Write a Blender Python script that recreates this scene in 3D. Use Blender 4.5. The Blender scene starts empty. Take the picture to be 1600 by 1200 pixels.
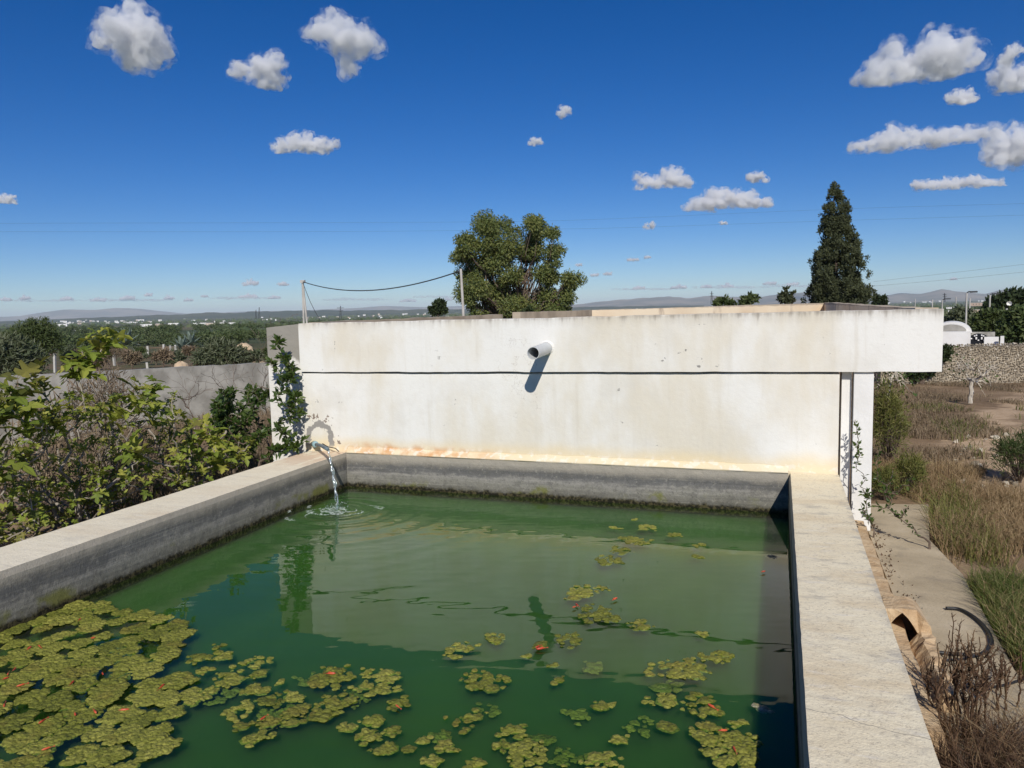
import bpy, math, random
import numpy as np
from mathutils import Vector, Matrix
R_ = math.radians
rng = np.random.default_rng(7)
random.seed(7)
sc = bpy.context.scene
COL = sc.collection

# ------------------------------------------------------------------ camera, sky, sun, exposure
EYE = 1.88
YAW, PITCH, ROLL, FPX = R_(19.2), R_(5.55), R_(1.26), 1202.0
fw = np.array([-math.sin(YAW)*math.cos(PITCH), math.cos(YAW)*math.cos(PITCH), -math.sin(PITCH)])
r0 = np.array([math.cos(YAW), math.sin(YAW), 0.0]); u0 = np.cross(r0, fw)
rt = r0*math.cos(ROLL) - u0*math.sin(ROLL); up = u0*math.cos(ROLL) + r0*math.sin(ROLL)
cam_d = bpy.data.cameras.new('camera'); cam = bpy.data.objects.new('camera', cam_d); COL.objects.link(cam)
m = Matrix.Identity(4)
for i in range(3):
    m[i][0], m[i][1], m[i][2] = rt[i], up[i], -fw[i]
m[2][3] = EYE
cam.matrix_world = m
cam_d.sensor_width = 36.0; cam_d.lens = FPX/1600*36
cam_d.clip_start = 0.05; cam_d.clip_end = 90000
sc.camera = cam

SUN = np.array([0.40, -1.0, 0.80]); SUN /= np.linalg.norm(SUN)
w = bpy.data.worlds.new('World'); sc.world = w; w.use_nodes = True
nt = w.node_tree; nt.nodes.clear()
wo = nt.nodes.new('ShaderNodeOutputWorld'); bg = nt.nodes.new('ShaderNodeBackground'); sky = nt.nodes.new('ShaderNodeTexSky')
sky.sky_type = 'NISHITA'; sky.sun_disc = False
sky.sun_elevation = math.asin(SUN[2]); sky.sun_rotation = math.atan2(SUN[0], SUN[1])
sky.altitude = 200; sky.air_density = 0.75; sky.dust_density = 0.15; sky.ozone_density = 5.0
hsv = nt.nodes.new('ShaderNodeHueSaturation'); hsv.inputs['Saturation'].default_value = 1.33; hsv.inputs['Hue'].default_value = .511
nt.links.new(sky.outputs[0], hsv.inputs['Color']); nt.links.new(hsv.outputs[0], bg.inputs[0])
bg.inputs[1].default_value = 0.083
nt.links.new(bg.outputs[0], wo.inputs[0])
sun_d = bpy.data.lights.new('sun', 'SUN'); sun = bpy.data.objects.new('sun', sun_d); COL.objects.link(sun)
sun_d.energy = 4.2; sun_d.angle = R_(0.53); sun_d.color = (1.0, 0.955, 0.88)
sun.rotation_euler = Vector(-SUN).to_track_quat('-Z', 'Y').to_euler(); sun.location = (6, -8, 12)
sc.view_settings.view_transform = 'Standard'; sc.view_settings.look = 'None'
sc.view_settings.exposure = 0.0; sc.view_settings.gamma = 1.0; sc.view_settings.use_curve_mapping = False
cy = sc.cycles
cy.use_denoising = True; cy.max_bounces = 8; cy.volume_bounces = 8; cy.transparent_max_bounces = 16
cy.caustics_reflective = False; cy.caustics_refractive = False

# ------------------------------------------------------------------ measuring helpers (survey of the place)
def ray(x, y): return fw + rt*(x-800)/FPX + up*(600-y)/FPX
def at_z(x, y, z): d = ray(x, y); return np.array([0, 0, EYE]) + d*(z-EYE)/d[2]
def at_y(x, y, Y): d = ray(x, y); return np.array([0, 0, EYE]) + d*Y/d[1]
def at_d(x, y, dist): d = ray(x, y); return np.array([0, 0, EYE]) + d*dist/math.hypot(d[0], d[1])
GR, GZ = [0, 15, 30, 60, 100, 200, 400, 1000, 2500, 6000, 20000], [0, 0, -.4, -1.5, -2.6, -4.2, -6, -9, -12, -12, -12]
def gz(x, y): return np.interp(np.hypot(x, y), GR, GZ)
def at_g(x, y):
    d = ray(x, y); h = math.hypot(d[0], d[1]); s = d[2]/h
    rs = np.geomspace(1.5, 15000, 4000); dz = EYE + s*rs - np.interp(rs, GR, GZ)
    i = int(np.argmax(dz < 0)) if (dz < 0).any() else len(rs)-1
    return np.array([d[0]/h*rs[i], d[1]/h*rs[i], np.interp(rs[i], GR, GZ)])

# ------------------------------------------------------------------ mesh and object helpers
def mesh_np(name, V, F, mat=None, smooth=False):
    V = np.asarray(V, np.float32); me = bpy.data.meshes.new(name)
    if isinstance(F, np.ndarray): F = [F]
    if len(F) and isinstance(F[0], np.ndarray) and F[0].ndim == 2:
        loops = np.concatenate([f.ravel() for f in F]); tot = np.concatenate([np.full(len(f), f.shape[1]) for f in F])
    else:
        loops = np.array([i for f in F for i in f]); tot = np.array([len(f) for f in F])
    me.vertices.add(len(V)); me.vertices.foreach_set('co', V.ravel())
    me.loops.add(len(loops)); me.loops.foreach_set('vertex_index', loops.astype(np.int32))
    me.polygons.add(len(tot)); st = np.concatenate([[0], np.cumsum(tot)[:-1]])
    me.polygons.foreach_set('loop_start', st.astype(np.int32)); me.polygons.foreach_set('loop_total', tot.astype(np.int32))
    me.polygons.foreach_set('use_smooth', np.full(len(tot), bool(smooth)))
    me.update(calc_edges=True); me.validate()
    if mat: me.materials.append(mat)
    return me
def wloc(o):
    v = Vector((0, 0, 0))
    while o is not None: v = v + o.location; o = o.parent
    return np.array(v)
def link(name, me, parent=None, loc=None):
    o = bpy.data.objects.new(name, me); COL.objects.link(o)
    if parent: o.parent = parent
    if loc is not None: o.location = loc
    return o
def tag(o, label=None, cat=None, group=None, kind=None):
    if label: o['label'] = label
    if cat: o['category'] = cat
    if group: o['group'] = group
    if kind: o['kind'] = kind
    return o
def thing(name, label, cat, loc=(0, 0, 0), group=None):
    o = link(name, None, None, tuple(float(a) for a in loc)); o.empty_display_size = .2
    return tag(o, label, cat, group)
def part(name, V, F, mat, parent=None, smooth=False):
    V = np.asarray(V, float)
    if parent is not None: V = V - wloc(parent)
    return link(name, mesh_np(name, V, F, mat, smooth), parent)
def solo(name, V, F, mat, label, cat, group=None, smooth=False, kind=None):
    V = np.asarray(V, float); b = V.mean(0); b[2] = V[:, 2].min()
    o = link(name, mesh_np(name, V-b, F, mat, smooth), None, tuple(b)); return tag(o, label, cat, group, kind)
def copy_tree(o, parent=None):
    c = o.copy(); COL.objects.link(c)
    if parent: c.parent = parent
    for ch in list(o.children): copy_tree(ch, c)
    return c
class MB:
    """collects shapes of ONE part"""
    def __init__(s): s.V = []; s.F = []; s.n = 0
    def add(s, V, F):
        V = np.asarray(V, float); s.V.append(V); s.F += [tuple(int(i)+s.n for i in f) for f in F]; s.n += len(V); return s
    def box(s, a, b, bev=0.0):
        (x0, y0, z0), (x1, y1, z1) = a, b
        if bev <= 0:
            V = [(x0,y0,z0),(x1,y0,z0),(x1,y1,z0),(x0,y1,z0),(x0,y0,z1),(x1,y0,z1),(x1,y1,z1),(x0,y1,z1)]
            return s.add(V, [(3,2,1,0),(4,5,6,7),(0,1,5,4),(1,2,6,5),(2,3,7,6),(3,0,4,7)])
        V = []
        for z, i in ((z0, 0), (z1-bev, 0), (z1, bev)):
            V += [(x0+i,y0+i,z),(x1-i,y0+i,z),(x1-i,y1-i,z),(x0+i,y1-i,z)]
        F = [(3,2,1,0),(8,9,10,11)]
        for k in (0, 4):
            for j in range(4): F.append((k+j, k+(j+1)%4, k+4+(j+1)%4, k+4+j))
        return s.add(V, F)
    def tube(s, pts, rad, n=6, cap=True):
        V, F = tube(pts, rad, n, cap); return s.add(V, F)
    def get(s): return np.concatenate(s.V), s.F
def tube(pts, rad, n=6, cap=True):
    P = np.asarray(pts, float); k = len(P); r = np.full(k, rad) if np.isscalar(rad) else np.asarray(rad, float)
    T = np.gradient(P, axis=0) if k > 2 else np.tile(P[1]-P[0], (2, 1))
    T /= np.linalg.norm(T, axis=1, keepdims=True)+1e-9
    a = np.array([0, 0, 1.]) if abs(T[0][2]) < .9 else np.array([1., 0, 0])
    V = []; x = np.cross(a, T[0]); x /= np.linalg.norm(x)
    for i in range(k):
        x = x - T[i]*(x@T[i]); x /= np.linalg.norm(x)+1e-9; y = np.cross(T[i], x)
        an = np.arange(n)*2*math.pi/n
        V.append(P[i] + r[i]*(np.cos(an)[:, None]*x + np.sin(an)[:, None]*y))
    F = [(i*n+j, i*n+(j+1) % n, (i+1)*n+(j+1) % n, (i+1)*n+j) for i in range(k-1) for j in range(n)]
    if cap: F += [tuple(range(n-1, -1, -1)), tuple((k-1)*n+j for j in range(n))]
    return np.concatenate(V), F
def grid_faces(nu, nv, wrap=False):
    i, j = np.meshgrid(np.arange(nu-1), np.arange(nv if wrap else nv-1), indexing='ij'); j2 = (j+1) % nv
    return np.stack([i*nv+j, i*nv+j2, (i+1)*nv+j2, (i+1)*nv+j], -1).reshape(-1, 4)
def unit(v): return v/(np.linalg.norm(v, axis=-1, keepdims=True)+1e-9)
def rand_dirs(n): return unit(rng.normal(size=(n, 3)))
def scatter(tV, tF, P, X, Y, Z, S):
    """batch a template: columns X,Y,Z are the axes of each copy"""
    tV = np.asarray(tV, float); n = len(P)
    W = (tV[None, :, 0, None]*X[:, None] + tV[None, :, 1, None]*Y[:, None] + tV[None, :, 2, None]*Z[:, None])*np.asarray(S)[:, None, None] + P[:, None]
    tF = np.asarray(tF); F = (tF[None] + (np.arange(n)*len(tV))[:, None, None]).reshape(-1, tF.shape[1])
    return W.reshape(-1, 3), F
def frames(D, N=None):
    """leaf axis D, roughly facing N"""
    if N is None: N = rand_dirs(len(D))
    Z = unit(N - D*(N*D).sum(1, keepdims=True)); X = np.cross(D, Z); return X, D, Z
LEAF = ([(0,0,0),(.5*.5,.45,.06),(0,1,-.05),(-.5*.5,.45,.06)], [(0,1,2),(0,2,3)])
NEEDLE = ([(0,0,0),(.05,.4,.02),(0,1,-.1),(-.05,.4,.02)], [(0,1,2),(0,2,3)])
SLIM = ([(0,0,0),(.12,.4,.02),(0,1,-.08),(-.12,.4,.02)], [(0,1,2),(0,2,3)])

# value noise for shapes
def vnoise(P, scale, seed=0):
    P = np.asarray(P, float)*scale; i = np.floor(P).astype(np.int64); f = P-i; f = f*f*(3-2*f); out = 0
    for c in np.ndindex(*(2,)*P.shape[1]):
        h = np.full(len(P), seed*7919, np.int64)
        for a, (q, pr) in enumerate(zip(c, (374761393, 668265263, 2147483647))): h = h + (i[:, a]+q)*pr
        h = (h ^ (h >> 13))*1274126177 & 0x7fffffff; h = h ^ (h >> 16)
        wgt = 1
        for a, q in enumerate(c): wgt = wgt*(f[:, a] if q else 1-f[:, a])
        out = out + wgt*((h & 0xffff)/65535.0)
    return out*2-1
def fbm(P, scale, oct=4, seed=0): return sum(vnoise(P, scale*2**k, seed+k)*.5**k for k in range(oct))

# ------------------------------------------------------------------ material helpers
class G:
    def __init__(s, name):
        s.m = bpy.data.materials.new(name); s.m.use_nodes = True; s.t = s.m.node_tree; s.t.nodes.clear()
        s.out = s.t.nodes.new('ShaderNodeOutputMaterial'); g = s.t.nodes.new('ShaderNodeNewGeometry'); s.P = g.outputs['Position']; s.N = g.outputs['Normal']; s.I = g.outputs['Random Per Island']
        sep = s.t.nodes.new('ShaderNodeSeparateXYZ'); s.l(s.P, sep.inputs[0]); s.x, s.y, s.z = sep.outputs
    def l(s, a, b): s.t.links.new(a, b)
    def setv(s, sock, v):
        if hasattr(v, 'links'): s.l(v, sock)
        elif isinstance(v, (tuple, list)): sock.default_value = tuple(v)+((1,) if len(v) == 3 and len(sock.default_value) == 4 else ())
        else: sock.default_value = v
    def vec(s, sx, sy, sz):
        n = s.t.nodes.new('ShaderNodeVectorMath'); n.operation = 'MULTIPLY'; s.l(s.P, n.inputs[0]); n.inputs[1].default_value = (sx, sy, sz); return n.outputs[0]
    def noise(s, scale, detail=4, rough=.55, vec=None, dist=0):
        n = s.t.nodes.new('ShaderNodeTexNoise'); s.l(vec or s.P, n.inputs['Vector']); n.inputs['Scale'].default_value = scale
        n.inputs['Detail'].default_value = detail; n.inputs['Roughness'].default_value = rough; n.inputs['Distortion'].default_value = dist; return n.outputs['Fac']
    def voro(s, scale, vec=None, feat='F1'):
        n = s.t.nodes.new('ShaderNodeTexVoronoi'); n.feature = feat; s.l(vec or s.P, n.inputs['Vector']); n.inputs['Scale'].default_value = scale; return n.outputs['Distance']
    def math(s, op, a, b=0.0, c=0.0, clamp=False):
        n = s.t.nodes.new('ShaderNodeMath'); n.operation = op; n.use_clamp = clamp
        for i, v in enumerate((a, b, c)): s.setv(n.inputs[i], v)
        return n.outputs[0]
    def step(s, v, a, b):  # smooth 0..1 from a to b
        n = s.t.nodes.new('ShaderNodeMapRange'); n.interpolation_type = 'SMOOTHSTEP'; s.setv(n.inputs[0], v)
        n.inputs[1].default_value = a; n.inputs[2].default_value = b; n.inputs[3].default_value = 0; n.inputs[4].default_value = 1
        if a > b: n.inputs[1].default_value = b; n.inputs[2].default_value = a; n.inputs[3].default_value = 1; n.inputs[4].default_value = 0
        return n.outputs[0]
    def mix(s, f, a, b):
        n = s.t.nodes.new('ShaderNodeMix'); n.data_type = 'RGBA'; s.setv(n.inputs[0], f); s.setv(n.inputs[6], a); s.setv(n.inputs[7], b); return n.outputs[2]
    def ramp(s, f, stops):
        n = s.t.nodes.new('ShaderNodeValToRGB'); s.l(f, n.inputs[0]); e = n.color_ramp.elements
        while len(e) < len(stops): e.new(.5)
        for q, (p, c) in zip(e, stops): q.position = p; q.color = (*c, 1)
        return n.outputs[0]
    def mul(s, *a):
        r = a[0]
        for b in a[1:]: r = s.math('MULTIPLY', r, b)
        return r
    def bump(s, h, strength=.3, dist=.01, normal=None):
        n = s.t.nodes.new('ShaderNodeBump'); n.inputs['Strength'].default_value = strength; n.inputs['Distance'].default_value = dist; s.l(h, n.inputs['Height'])
        if normal: s.l(normal, n.inputs['Normal'])
        return n.outputs[0]
    def bsdf(s, color, rough=.8, normal=None, spec=.3, **kw):
        p = s.t.nodes.new('ShaderNodeBsdfPrincipled'); s.setv(p.inputs['Base Color'], color); s.setv(p.inputs['Roughness'], rough); s.setv(p.inputs['Specular IOR Level'], spec)
        if normal: s.l(normal, p.inputs['Normal'])
        for k, v in kw.items(): s.setv(p.inputs[k.replace('_', ' ')], v)
        return p.outputs[0]
    def mixs(s, f, a, b):
        n = s.t.nodes.new('ShaderNodeMixShader'); s.setv(n.inputs[0], f); s.l(a, n.inputs[1]); s.l(b, n.inputs[2]); return n.outputs[0]
    def done(s, sh): s.l(sh, s.out.inputs['Surface']); return s.m
def simple(name, c1, c2=None, scale=6, rough=.8, bump=0, bscale=40, spec=.3, **kw):
    g = G(name); c = c1 if c2 is None else g.mix(g.step(g.noise(scale), .35, .65), c1, c2)
    nrm = g.bump(g.noise(bscale), .5, bump) if bump else None
    return g.done(g.bsdf(c, rough, nrm, spec, **kw))
def leaf_mat(name, c1, c2, c3=None, trans=.3, rough=.5, spec=.3, isl=True, scale=2.0):
    g = G(name); oi = g.t.nodes.new('ShaderNodeObjectInfo'); f = g.math('ADD', g.math('MULTIPLY', g.math('FRACT', g.math('ADD', g.I, oi.outputs['Random'])), .6), g.math('MULTIPLY', g.noise(scale, 2), .6), clamp=True)
    st = [(.15, c1), (.85, c2)] if c3 is None else [(.1, c1), (.55, c2), (.95, c3)]
    c = g.ramp(f, st); t = g.t.nodes.new('ShaderNodeBsdfTranslucent')
    tc = g.mix(.5, c, (.30, .36, .03)); g.l(tc, t.inputs[0])
    return g.done(g.mixs(trans, g.bsdf(c, rough, None, spec), t.outputs[0]))

# ---- wall paint
def wall_material():
    g = G('weathered_white_paint')
    stain = g.noise(1.0, 5, .6, g.vec(1.1, 1, .55)); blot = g.noise(2.6, 3, .6)
    c = g.mix(g.step(stain, .42, .64), (.80, .785, .735), (.71, .655, .54))
    c = g.mix(g.math('MULTIPLY', g.step(blot, .5, .75), .5), c, (.66, .63, .56))
    streak = g.noise(5, 4, .6, g.vec(2.2, 1, .16)); c = g.mix(g.math('MULTIPLY', g.step(streak, .52, .74), .35), c, (.60, .55, .45))
    # damp yellow and rust band at the foot
    zz = g.math('ADD', g.z, g.math('MULTIPLY', g.math('SUBTRACT', g.noise(3, 5), .5), .14))
    c = g.mix(g.math('MULTIPLY', g.step(zz, .68, .53), .7), c, (.76, .62, .37))
    orange = g.mul(g.step(zz, .60, .53), g.step(g.x, -4.3, -3.7), g.step(g.x, -2.2, -3.1), g.step(g.noise(7, 5), .36, .62))
    c = g.mix(g.math('MULTIPLY', orange, .75), c, (.62, .29, .10))
    chalk = g.mul(g.step(g.z, .60, .53), g.step(g.noise(16, 5), .53, .62)); c = g.mix(g.math('MULTIPLY', chalk, .6), c, (.82, .76, .66))
    # dark growth along the top edge, running down in drips
    dz = g.math('ADD', g.z, g.math('MULTIPLY', g.math('SUBTRACT', g.noise(9, 5, .6, g.vec(1.6, 1, .25)), .5), .20))
    c = g.mix(g.math('MULTIPLY', g.step(dz, 1.765, 1.83), .75), c, (.17, .14, .11))
    c = g.mix(g.mul(g.step(dz, 1.70, 1.80), .3), c, (.40, .35, .28))
    # flaked paint
    fl = g.mul(g.step(g.noise(8.5, 6, .72), .64, .66), g.step(g.noise(1.3, 3), .53, .58)); c = g.mix(fl, c, (.27, .255, .23))
    dx = g.math('SUBTRACT', g.x, -4.43); dzv = g.math('SUBTRACT', g.z, .60)
    rr = g.math('ADD', g.math('SQRT', g.math('ADD', g.math('MULTIPLY', dx, dx), g.math('MULTIPLY', g.mul(dzv, dzv), .8))), g.math('MULTIPLY', g.math('SUBTRACT', g.noise(9, 5), .5), .13))
    ring = g.mul(g.step(rr, .105, .112), g.step(rr, .165, .158), g.step(g.z, .50, .56)); c = g.mix(ring, c, (.30, .285, .26))
    c = g.mix(g.mul(g.step(rr, .27, .25), g.step(rr, .15, .17), g.step(g.noise(22, 4), .60, .63)), c, (.25, .2, .16))
    lc = g.noise(2.3, 5, .6); cr = g.mul(g.step(g.math('ABSOLUTE', g.math('SUBTRACT', lc, .5)), .0035, .001), g.step(g.noise(.8), .60, .66)); c = g.mix(g.math('MULTIPLY', cr, .4), c, (.38, .33, .27))
    scr = g.noise(30, 5, .7, g.vec(.5, 1, 1.6)); c = g.mix(g.math('MULTIPLY', g.step(scr, .55, .7), .22), c, (.60, .57, .50)); c = g.mix(g.math('MULTIPLY', g.step(g.noise(90, 3, .7), .6, .72), .2), c, (.45, .42, .36))
    fine = g.noise(140, 3); h = g.math('ADD', g.math('MULTIPLY', g.noise(26, 5, .65), 1.0), g.math('MULTIPLY', fine, .35)); h = g.math('ADD', h, g.math('MULTIPLY', g.noise(4, 3), 1.5))
    return g.done(g.bsdf(c, .85, g.bump(h, .4, .005), .2))
def curb_material():
    g = G('weathered_concrete')
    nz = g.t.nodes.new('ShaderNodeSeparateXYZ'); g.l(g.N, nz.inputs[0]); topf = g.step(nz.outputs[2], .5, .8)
    n1 = g.noise(1.6, 6, .62, g.vec(.7, 1.6, 1)); n2 = g.noise(5.5, 6, .65, g.vec(.6, 1.4, 1)); sp = g.noise(70, 3, .7)
    c = g.ramp(n1, [(.3, (.66, .52, .325)), (.5, (.83, .735, .53)), (.7, (.75, .63, .42))])
    c = g.mix(g.math('MULTIPLY', g.step(n2, .56, .70), .55), c, (.42, .38, .31))
    c = g.mix(g.math('MULTIPLY', g.step(g.noise(11, 5, .6, g.vec(.5, 1.7, 1)), .57, .7), .35), c, (.76, .72, .65))
    c = g.mix(g.math('MULTIPLY', g.step(sp, .54, .68), .5), c, (.37, .31, .235)); c = g.mix(g.math('MULTIPLY', g.step(g.noise(38, 5, .75), .55, .66), .45), c, (.50, .43, .33))
    # wet orange stain under the inflow
    rust = g.mul(g.step(g.noise(5, 5, .65, g.vec(1.6, .6, 1)), .38, .56), g.step(g.x, -3.9, -4.2), g.step(g.math('ADD', g.y, g.math('MULTIPLY', n2, .9)), 6.1, 6.8)); c = g.mix(g.math('MULTIPLY', rust, .8), c, (.48, .21, .07))
    ed = g.mul(g.step(g.math('ADD', g.x, g.math('MULTIPLY', g.noise(14, 4), .10)), .16, .13), g.step(g.x, -.5, 0)); c = g.mix(g.math('MULTIPLY', ed, .35), c, (.30, .28, .25))
    ed2 = g.mul(g.step(g.math('SUBTRACT', g.x, g.math('MULTIPLY', g.noise(6, 5, .6, g.vec(.4, 1.2, 1)), .30)), .29, .33), g.step(g.noise(9, 4), .4, .6)); c = g.mix(g.math('MULTIPLY', ed2, .5), c, (.33, .32, .30))
    crk = g.mul(g.step(g.math('ABSOLUTE', g.math('SUBTRACT', g.math('ADD', g.y, g.math('MULTIPLY', g.x, .28)), g.math('ADD', 2.765, g.math('MULTIPLY', g.math('SUBTRACT', g.noise(7, 4), .5), .10)))), .004, .0015), g.step(g.x, 0, .1)); c = g.mix(g.math('MULTIPLY', crk, .7), c, (.25, .22, .18))
    # sides: bands left by the falling water
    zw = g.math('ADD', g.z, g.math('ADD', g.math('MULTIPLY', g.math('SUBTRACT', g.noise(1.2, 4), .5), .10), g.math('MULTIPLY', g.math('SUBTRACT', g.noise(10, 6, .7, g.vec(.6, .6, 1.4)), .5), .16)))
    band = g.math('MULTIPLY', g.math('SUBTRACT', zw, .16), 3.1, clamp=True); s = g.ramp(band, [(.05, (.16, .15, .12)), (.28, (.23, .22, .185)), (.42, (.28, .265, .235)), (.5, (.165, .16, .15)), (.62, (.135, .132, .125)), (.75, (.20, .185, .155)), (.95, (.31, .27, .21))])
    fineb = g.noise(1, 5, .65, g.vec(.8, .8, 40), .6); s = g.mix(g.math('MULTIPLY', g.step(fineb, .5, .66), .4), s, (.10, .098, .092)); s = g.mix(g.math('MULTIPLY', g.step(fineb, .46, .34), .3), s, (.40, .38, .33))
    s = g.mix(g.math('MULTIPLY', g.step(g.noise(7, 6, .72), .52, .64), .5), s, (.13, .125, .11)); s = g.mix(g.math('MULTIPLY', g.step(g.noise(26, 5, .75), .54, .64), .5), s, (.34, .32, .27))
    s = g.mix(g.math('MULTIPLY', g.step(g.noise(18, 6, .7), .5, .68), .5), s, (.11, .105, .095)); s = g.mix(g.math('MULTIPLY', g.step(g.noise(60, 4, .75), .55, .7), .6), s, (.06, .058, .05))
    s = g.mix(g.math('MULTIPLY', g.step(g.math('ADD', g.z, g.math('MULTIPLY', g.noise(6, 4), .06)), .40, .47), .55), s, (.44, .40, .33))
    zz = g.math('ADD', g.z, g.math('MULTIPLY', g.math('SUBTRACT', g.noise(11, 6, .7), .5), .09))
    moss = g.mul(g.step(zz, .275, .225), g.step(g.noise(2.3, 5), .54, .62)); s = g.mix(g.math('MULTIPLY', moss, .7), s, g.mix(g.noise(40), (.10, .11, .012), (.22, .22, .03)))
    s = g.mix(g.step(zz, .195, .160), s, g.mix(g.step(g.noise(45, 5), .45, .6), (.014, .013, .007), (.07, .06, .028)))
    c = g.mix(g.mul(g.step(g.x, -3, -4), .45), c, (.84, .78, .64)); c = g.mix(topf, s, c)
    h = g.math('ADD', g.noise(16, 6, .65), g.math('MULTIPLY', g.noise(120, 3), .35))
    return g.done(g.bsdf(c, .88, g.bump(h, .7, .009), .2))
M = {}
M['wall'] = wall_material(); M['curb'] = curb_material()
def rim_material():
    g = G('sandy_render'); c = g.ramp(g.noise(.8, 5), [(.35, (.66, .52, .36)), (.6, (.76, .64, .47))]); c = g.mix(g.step(g.noise(2.2, 5, .6, g.vec(1, 1, .3)), .55, .7), c, (.42, .33, .25))
    dz = g.math('ADD', g.z, g.math('MULTIPLY', g.noise(5, 4), .06)); c = g.mix(g.math('MULTIPLY', g.step(dz, 1.835, 1.865), .6), c, (.25, .21, .17))
    return g.done(g.bsdf(c, .9, g.bump(g.noise(30, 5), .5, .01), .2))
M['rim'] = rim_material()
M['rimdim'] = simple('render_painted_dim', (.30, .25, .19), (.44, .37, .28), 2.5, .9, .01, 25)  # left rim's render, its colour darkened to paint in the dim grazing sun
M['grey_render'] = simple('bare_grey_render', (.27, .255, .225), (.36, .34, .30), 3.5, .9, .01, 30)
def wing_material():
    g = G('half_painted_render'); grey = g.mix(g.noise(4, 5), (.25, .235, .20), (.36, .335, .29)); zz = g.math('ADD', g.z, g.math('MULTIPLY', g.math('SUBTRACT', g.noise(6, 5, .6, g.vec(1.5, 1, .5)), .5), .35))
    c = g.mix(g.step(zz, 1.42, 1.36), grey, g.mix(g.noise(5), (.80, .78, .73), (.68, .65, .58))); return g.done(g.bsdf(c, .88, g.bump(g.noise(28, 5), .5, .01), .2))
M['wing'] = wing_material()
M['fencewall'] = simple('grey_block_render', (.27, .255, .22), (.43, .41, .36), 3.2, .9, .01, 14)
def pad_material():
    g = G('sandy_concrete'); c = g.ramp(g.noise(1.8, 6, .6), [(.3, (.36, .29, .19)), (.55, (.51, .42, .285)), (.75, (.60, .51, .37))]); c = g.mix(g.math('MULTIPLY', g.step(g.noise(90, 3, .7), .55, .7), .5), c, (.24, .2, .15))
    c = g.mix(g.math('MULTIPLY', g.step(g.noise(4, 5), .56, .7), .4), c, (.26, .22, .17))
    return g.done(g.bsdf(c, .9, g.bump(g.noise(60, 5, .7), .6, .008), .2))
M['pad'] = pad_material()
M['sandstone'] = simple('soft_tan_stone', (.47, .32, .18), (.60, .45, .28), 9, .9, .03, 30)
M['pvc'] = simple('grey_plastic_pipe', (.58, .60, .60), (.52, .54, .54), 8, .38, 0, 40, .5)
M['hosegrey'] = simple('blue_grey_hose', (.13, .17, .19), (.18, .22, .24), 12, .45, 0, 40, .5)
M['collar'] = simple('pale_blue_sleeve', (.28, .42, .45), None, 8, .45)
M['black'] = simple('black_rubber', (.012, .012, .013), (.022, .022, .022), 14, .5, 0, 40, .5)
M['dark'] = simple('dark_metal', (.05, .05, .05), None, 5, .5)
M['concpole'] = simple('pole_concrete', (.42, .40, .36), (.52, .5, .46), 2, .85)
M['cable'] = simple('black_cable', (.05, .055, .06), None, 5, .6)
M['white'] = simple('plain_white_render', (.80, .79, .76), (.72, .70, .66), 1.5, .85, .006, 20)
M['housewhite'] = simple('far_white_render', (.82, .81, .78), (.76, .74, .70), .05, .85)
M['housebuff'] = simple('far_buff_render', (.52, .40, .31), (.60, .50, .41), .05, .85)
M['twig'] = simple('grey_bark', (.22, .185, .14), (.36, .32, .26), 14, .85, .004, 60)
M['palebark'] = simple('pale_bark', (.42, .37, .30), (.55, .50, .42), 14, .85)
M['brownbark'] = simple('brown_bark', (.10, .07, .05), (.17, .13, .10), 10, .85, .006, 40)
M['fig'] = leaf_mat('fig_leaf', (.08, .13, .02), (.24, .30, .045), (.44, .41, .085), .36, .5, .3)
M['figold'] = leaf_mat('old_fig_leaf', (.04, .07, .016), (.12, .14, .03), (.28, .24, .06), .3, .55)
M['pear'] = leaf_mat('dark_glossy_leaf', (.022, .045, .012), (.05, .09, .018), (.10, .13, .03), .22, .4, .4)
M['euc'] = leaf_mat('eucalyptus_leaf', (.06, .09, .03), (.13, .16, .045), (.24, .24, .07), .28, .5, .3, scale=.6)
M['cyp'] = leaf_mat('cypress_spray', (.028, .036, .02), (.06, .07, .033), (.10, .11, .05), .12, .7, .2)
M['olive'] = leaf_mat('olive_leaf', (.055, .075, .035), (.10, .12, .065), (.17, .18, .11), .18, .5, .3, scale=.8)
M['bush'] = leaf_mat('bush_leaf', (.035, .06, .02), (.075, .105, .03), (.11, .13, .05), .2, .6)
M['grove'] = leaf_mat('grove_leaf', (.055, .085, .03), (.095, .13, .05), (.13, .15, .065), .2, .6, scale=.05)
M['pine'] = leaf_mat('dark_pine', (.012, .024, .008), (.028, .045, .014), (.05, .065, .02), .12, .7)
M['weed'] = leaf_mat('weed_leaf', (.07, .09, .022), (.16, .17, .045), (.27, .25, .085), .3, .6)
M['deadweed'] = leaf_mat('dead_weed', (.04, .02, .012), (.10, .055, .032), (.19, .115, .06), .1, .8)
M['hay'] = leaf_mat('dry_grass', (.19, .12, .065), (.32, .215, .12), (.48, .36, .21), .25, .7, .2, scale=1.2)
M['haydull'] = leaf_mat('old_dry_grass', (.13, .09, .062), (.22, .16, .11), (.32, .25, .165), .2, .8, .2, scale=.7)
M['green'] = leaf_mat('green_grass', (.04, .075, .014), (.10, .135, .03), (.32, .27, .12), .3, .6, .3, scale=2)
M['agave'] = leaf_mat('agave_leaf', (.13, .17, .14), (.21, .26, .21), None, .05, .5)
M['fish'] = simple('goldfish_skin', (.42, .04, .02), (.62, .12, .05), 30, .35, 0, 40, .5)
M['stone'] = None
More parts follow.
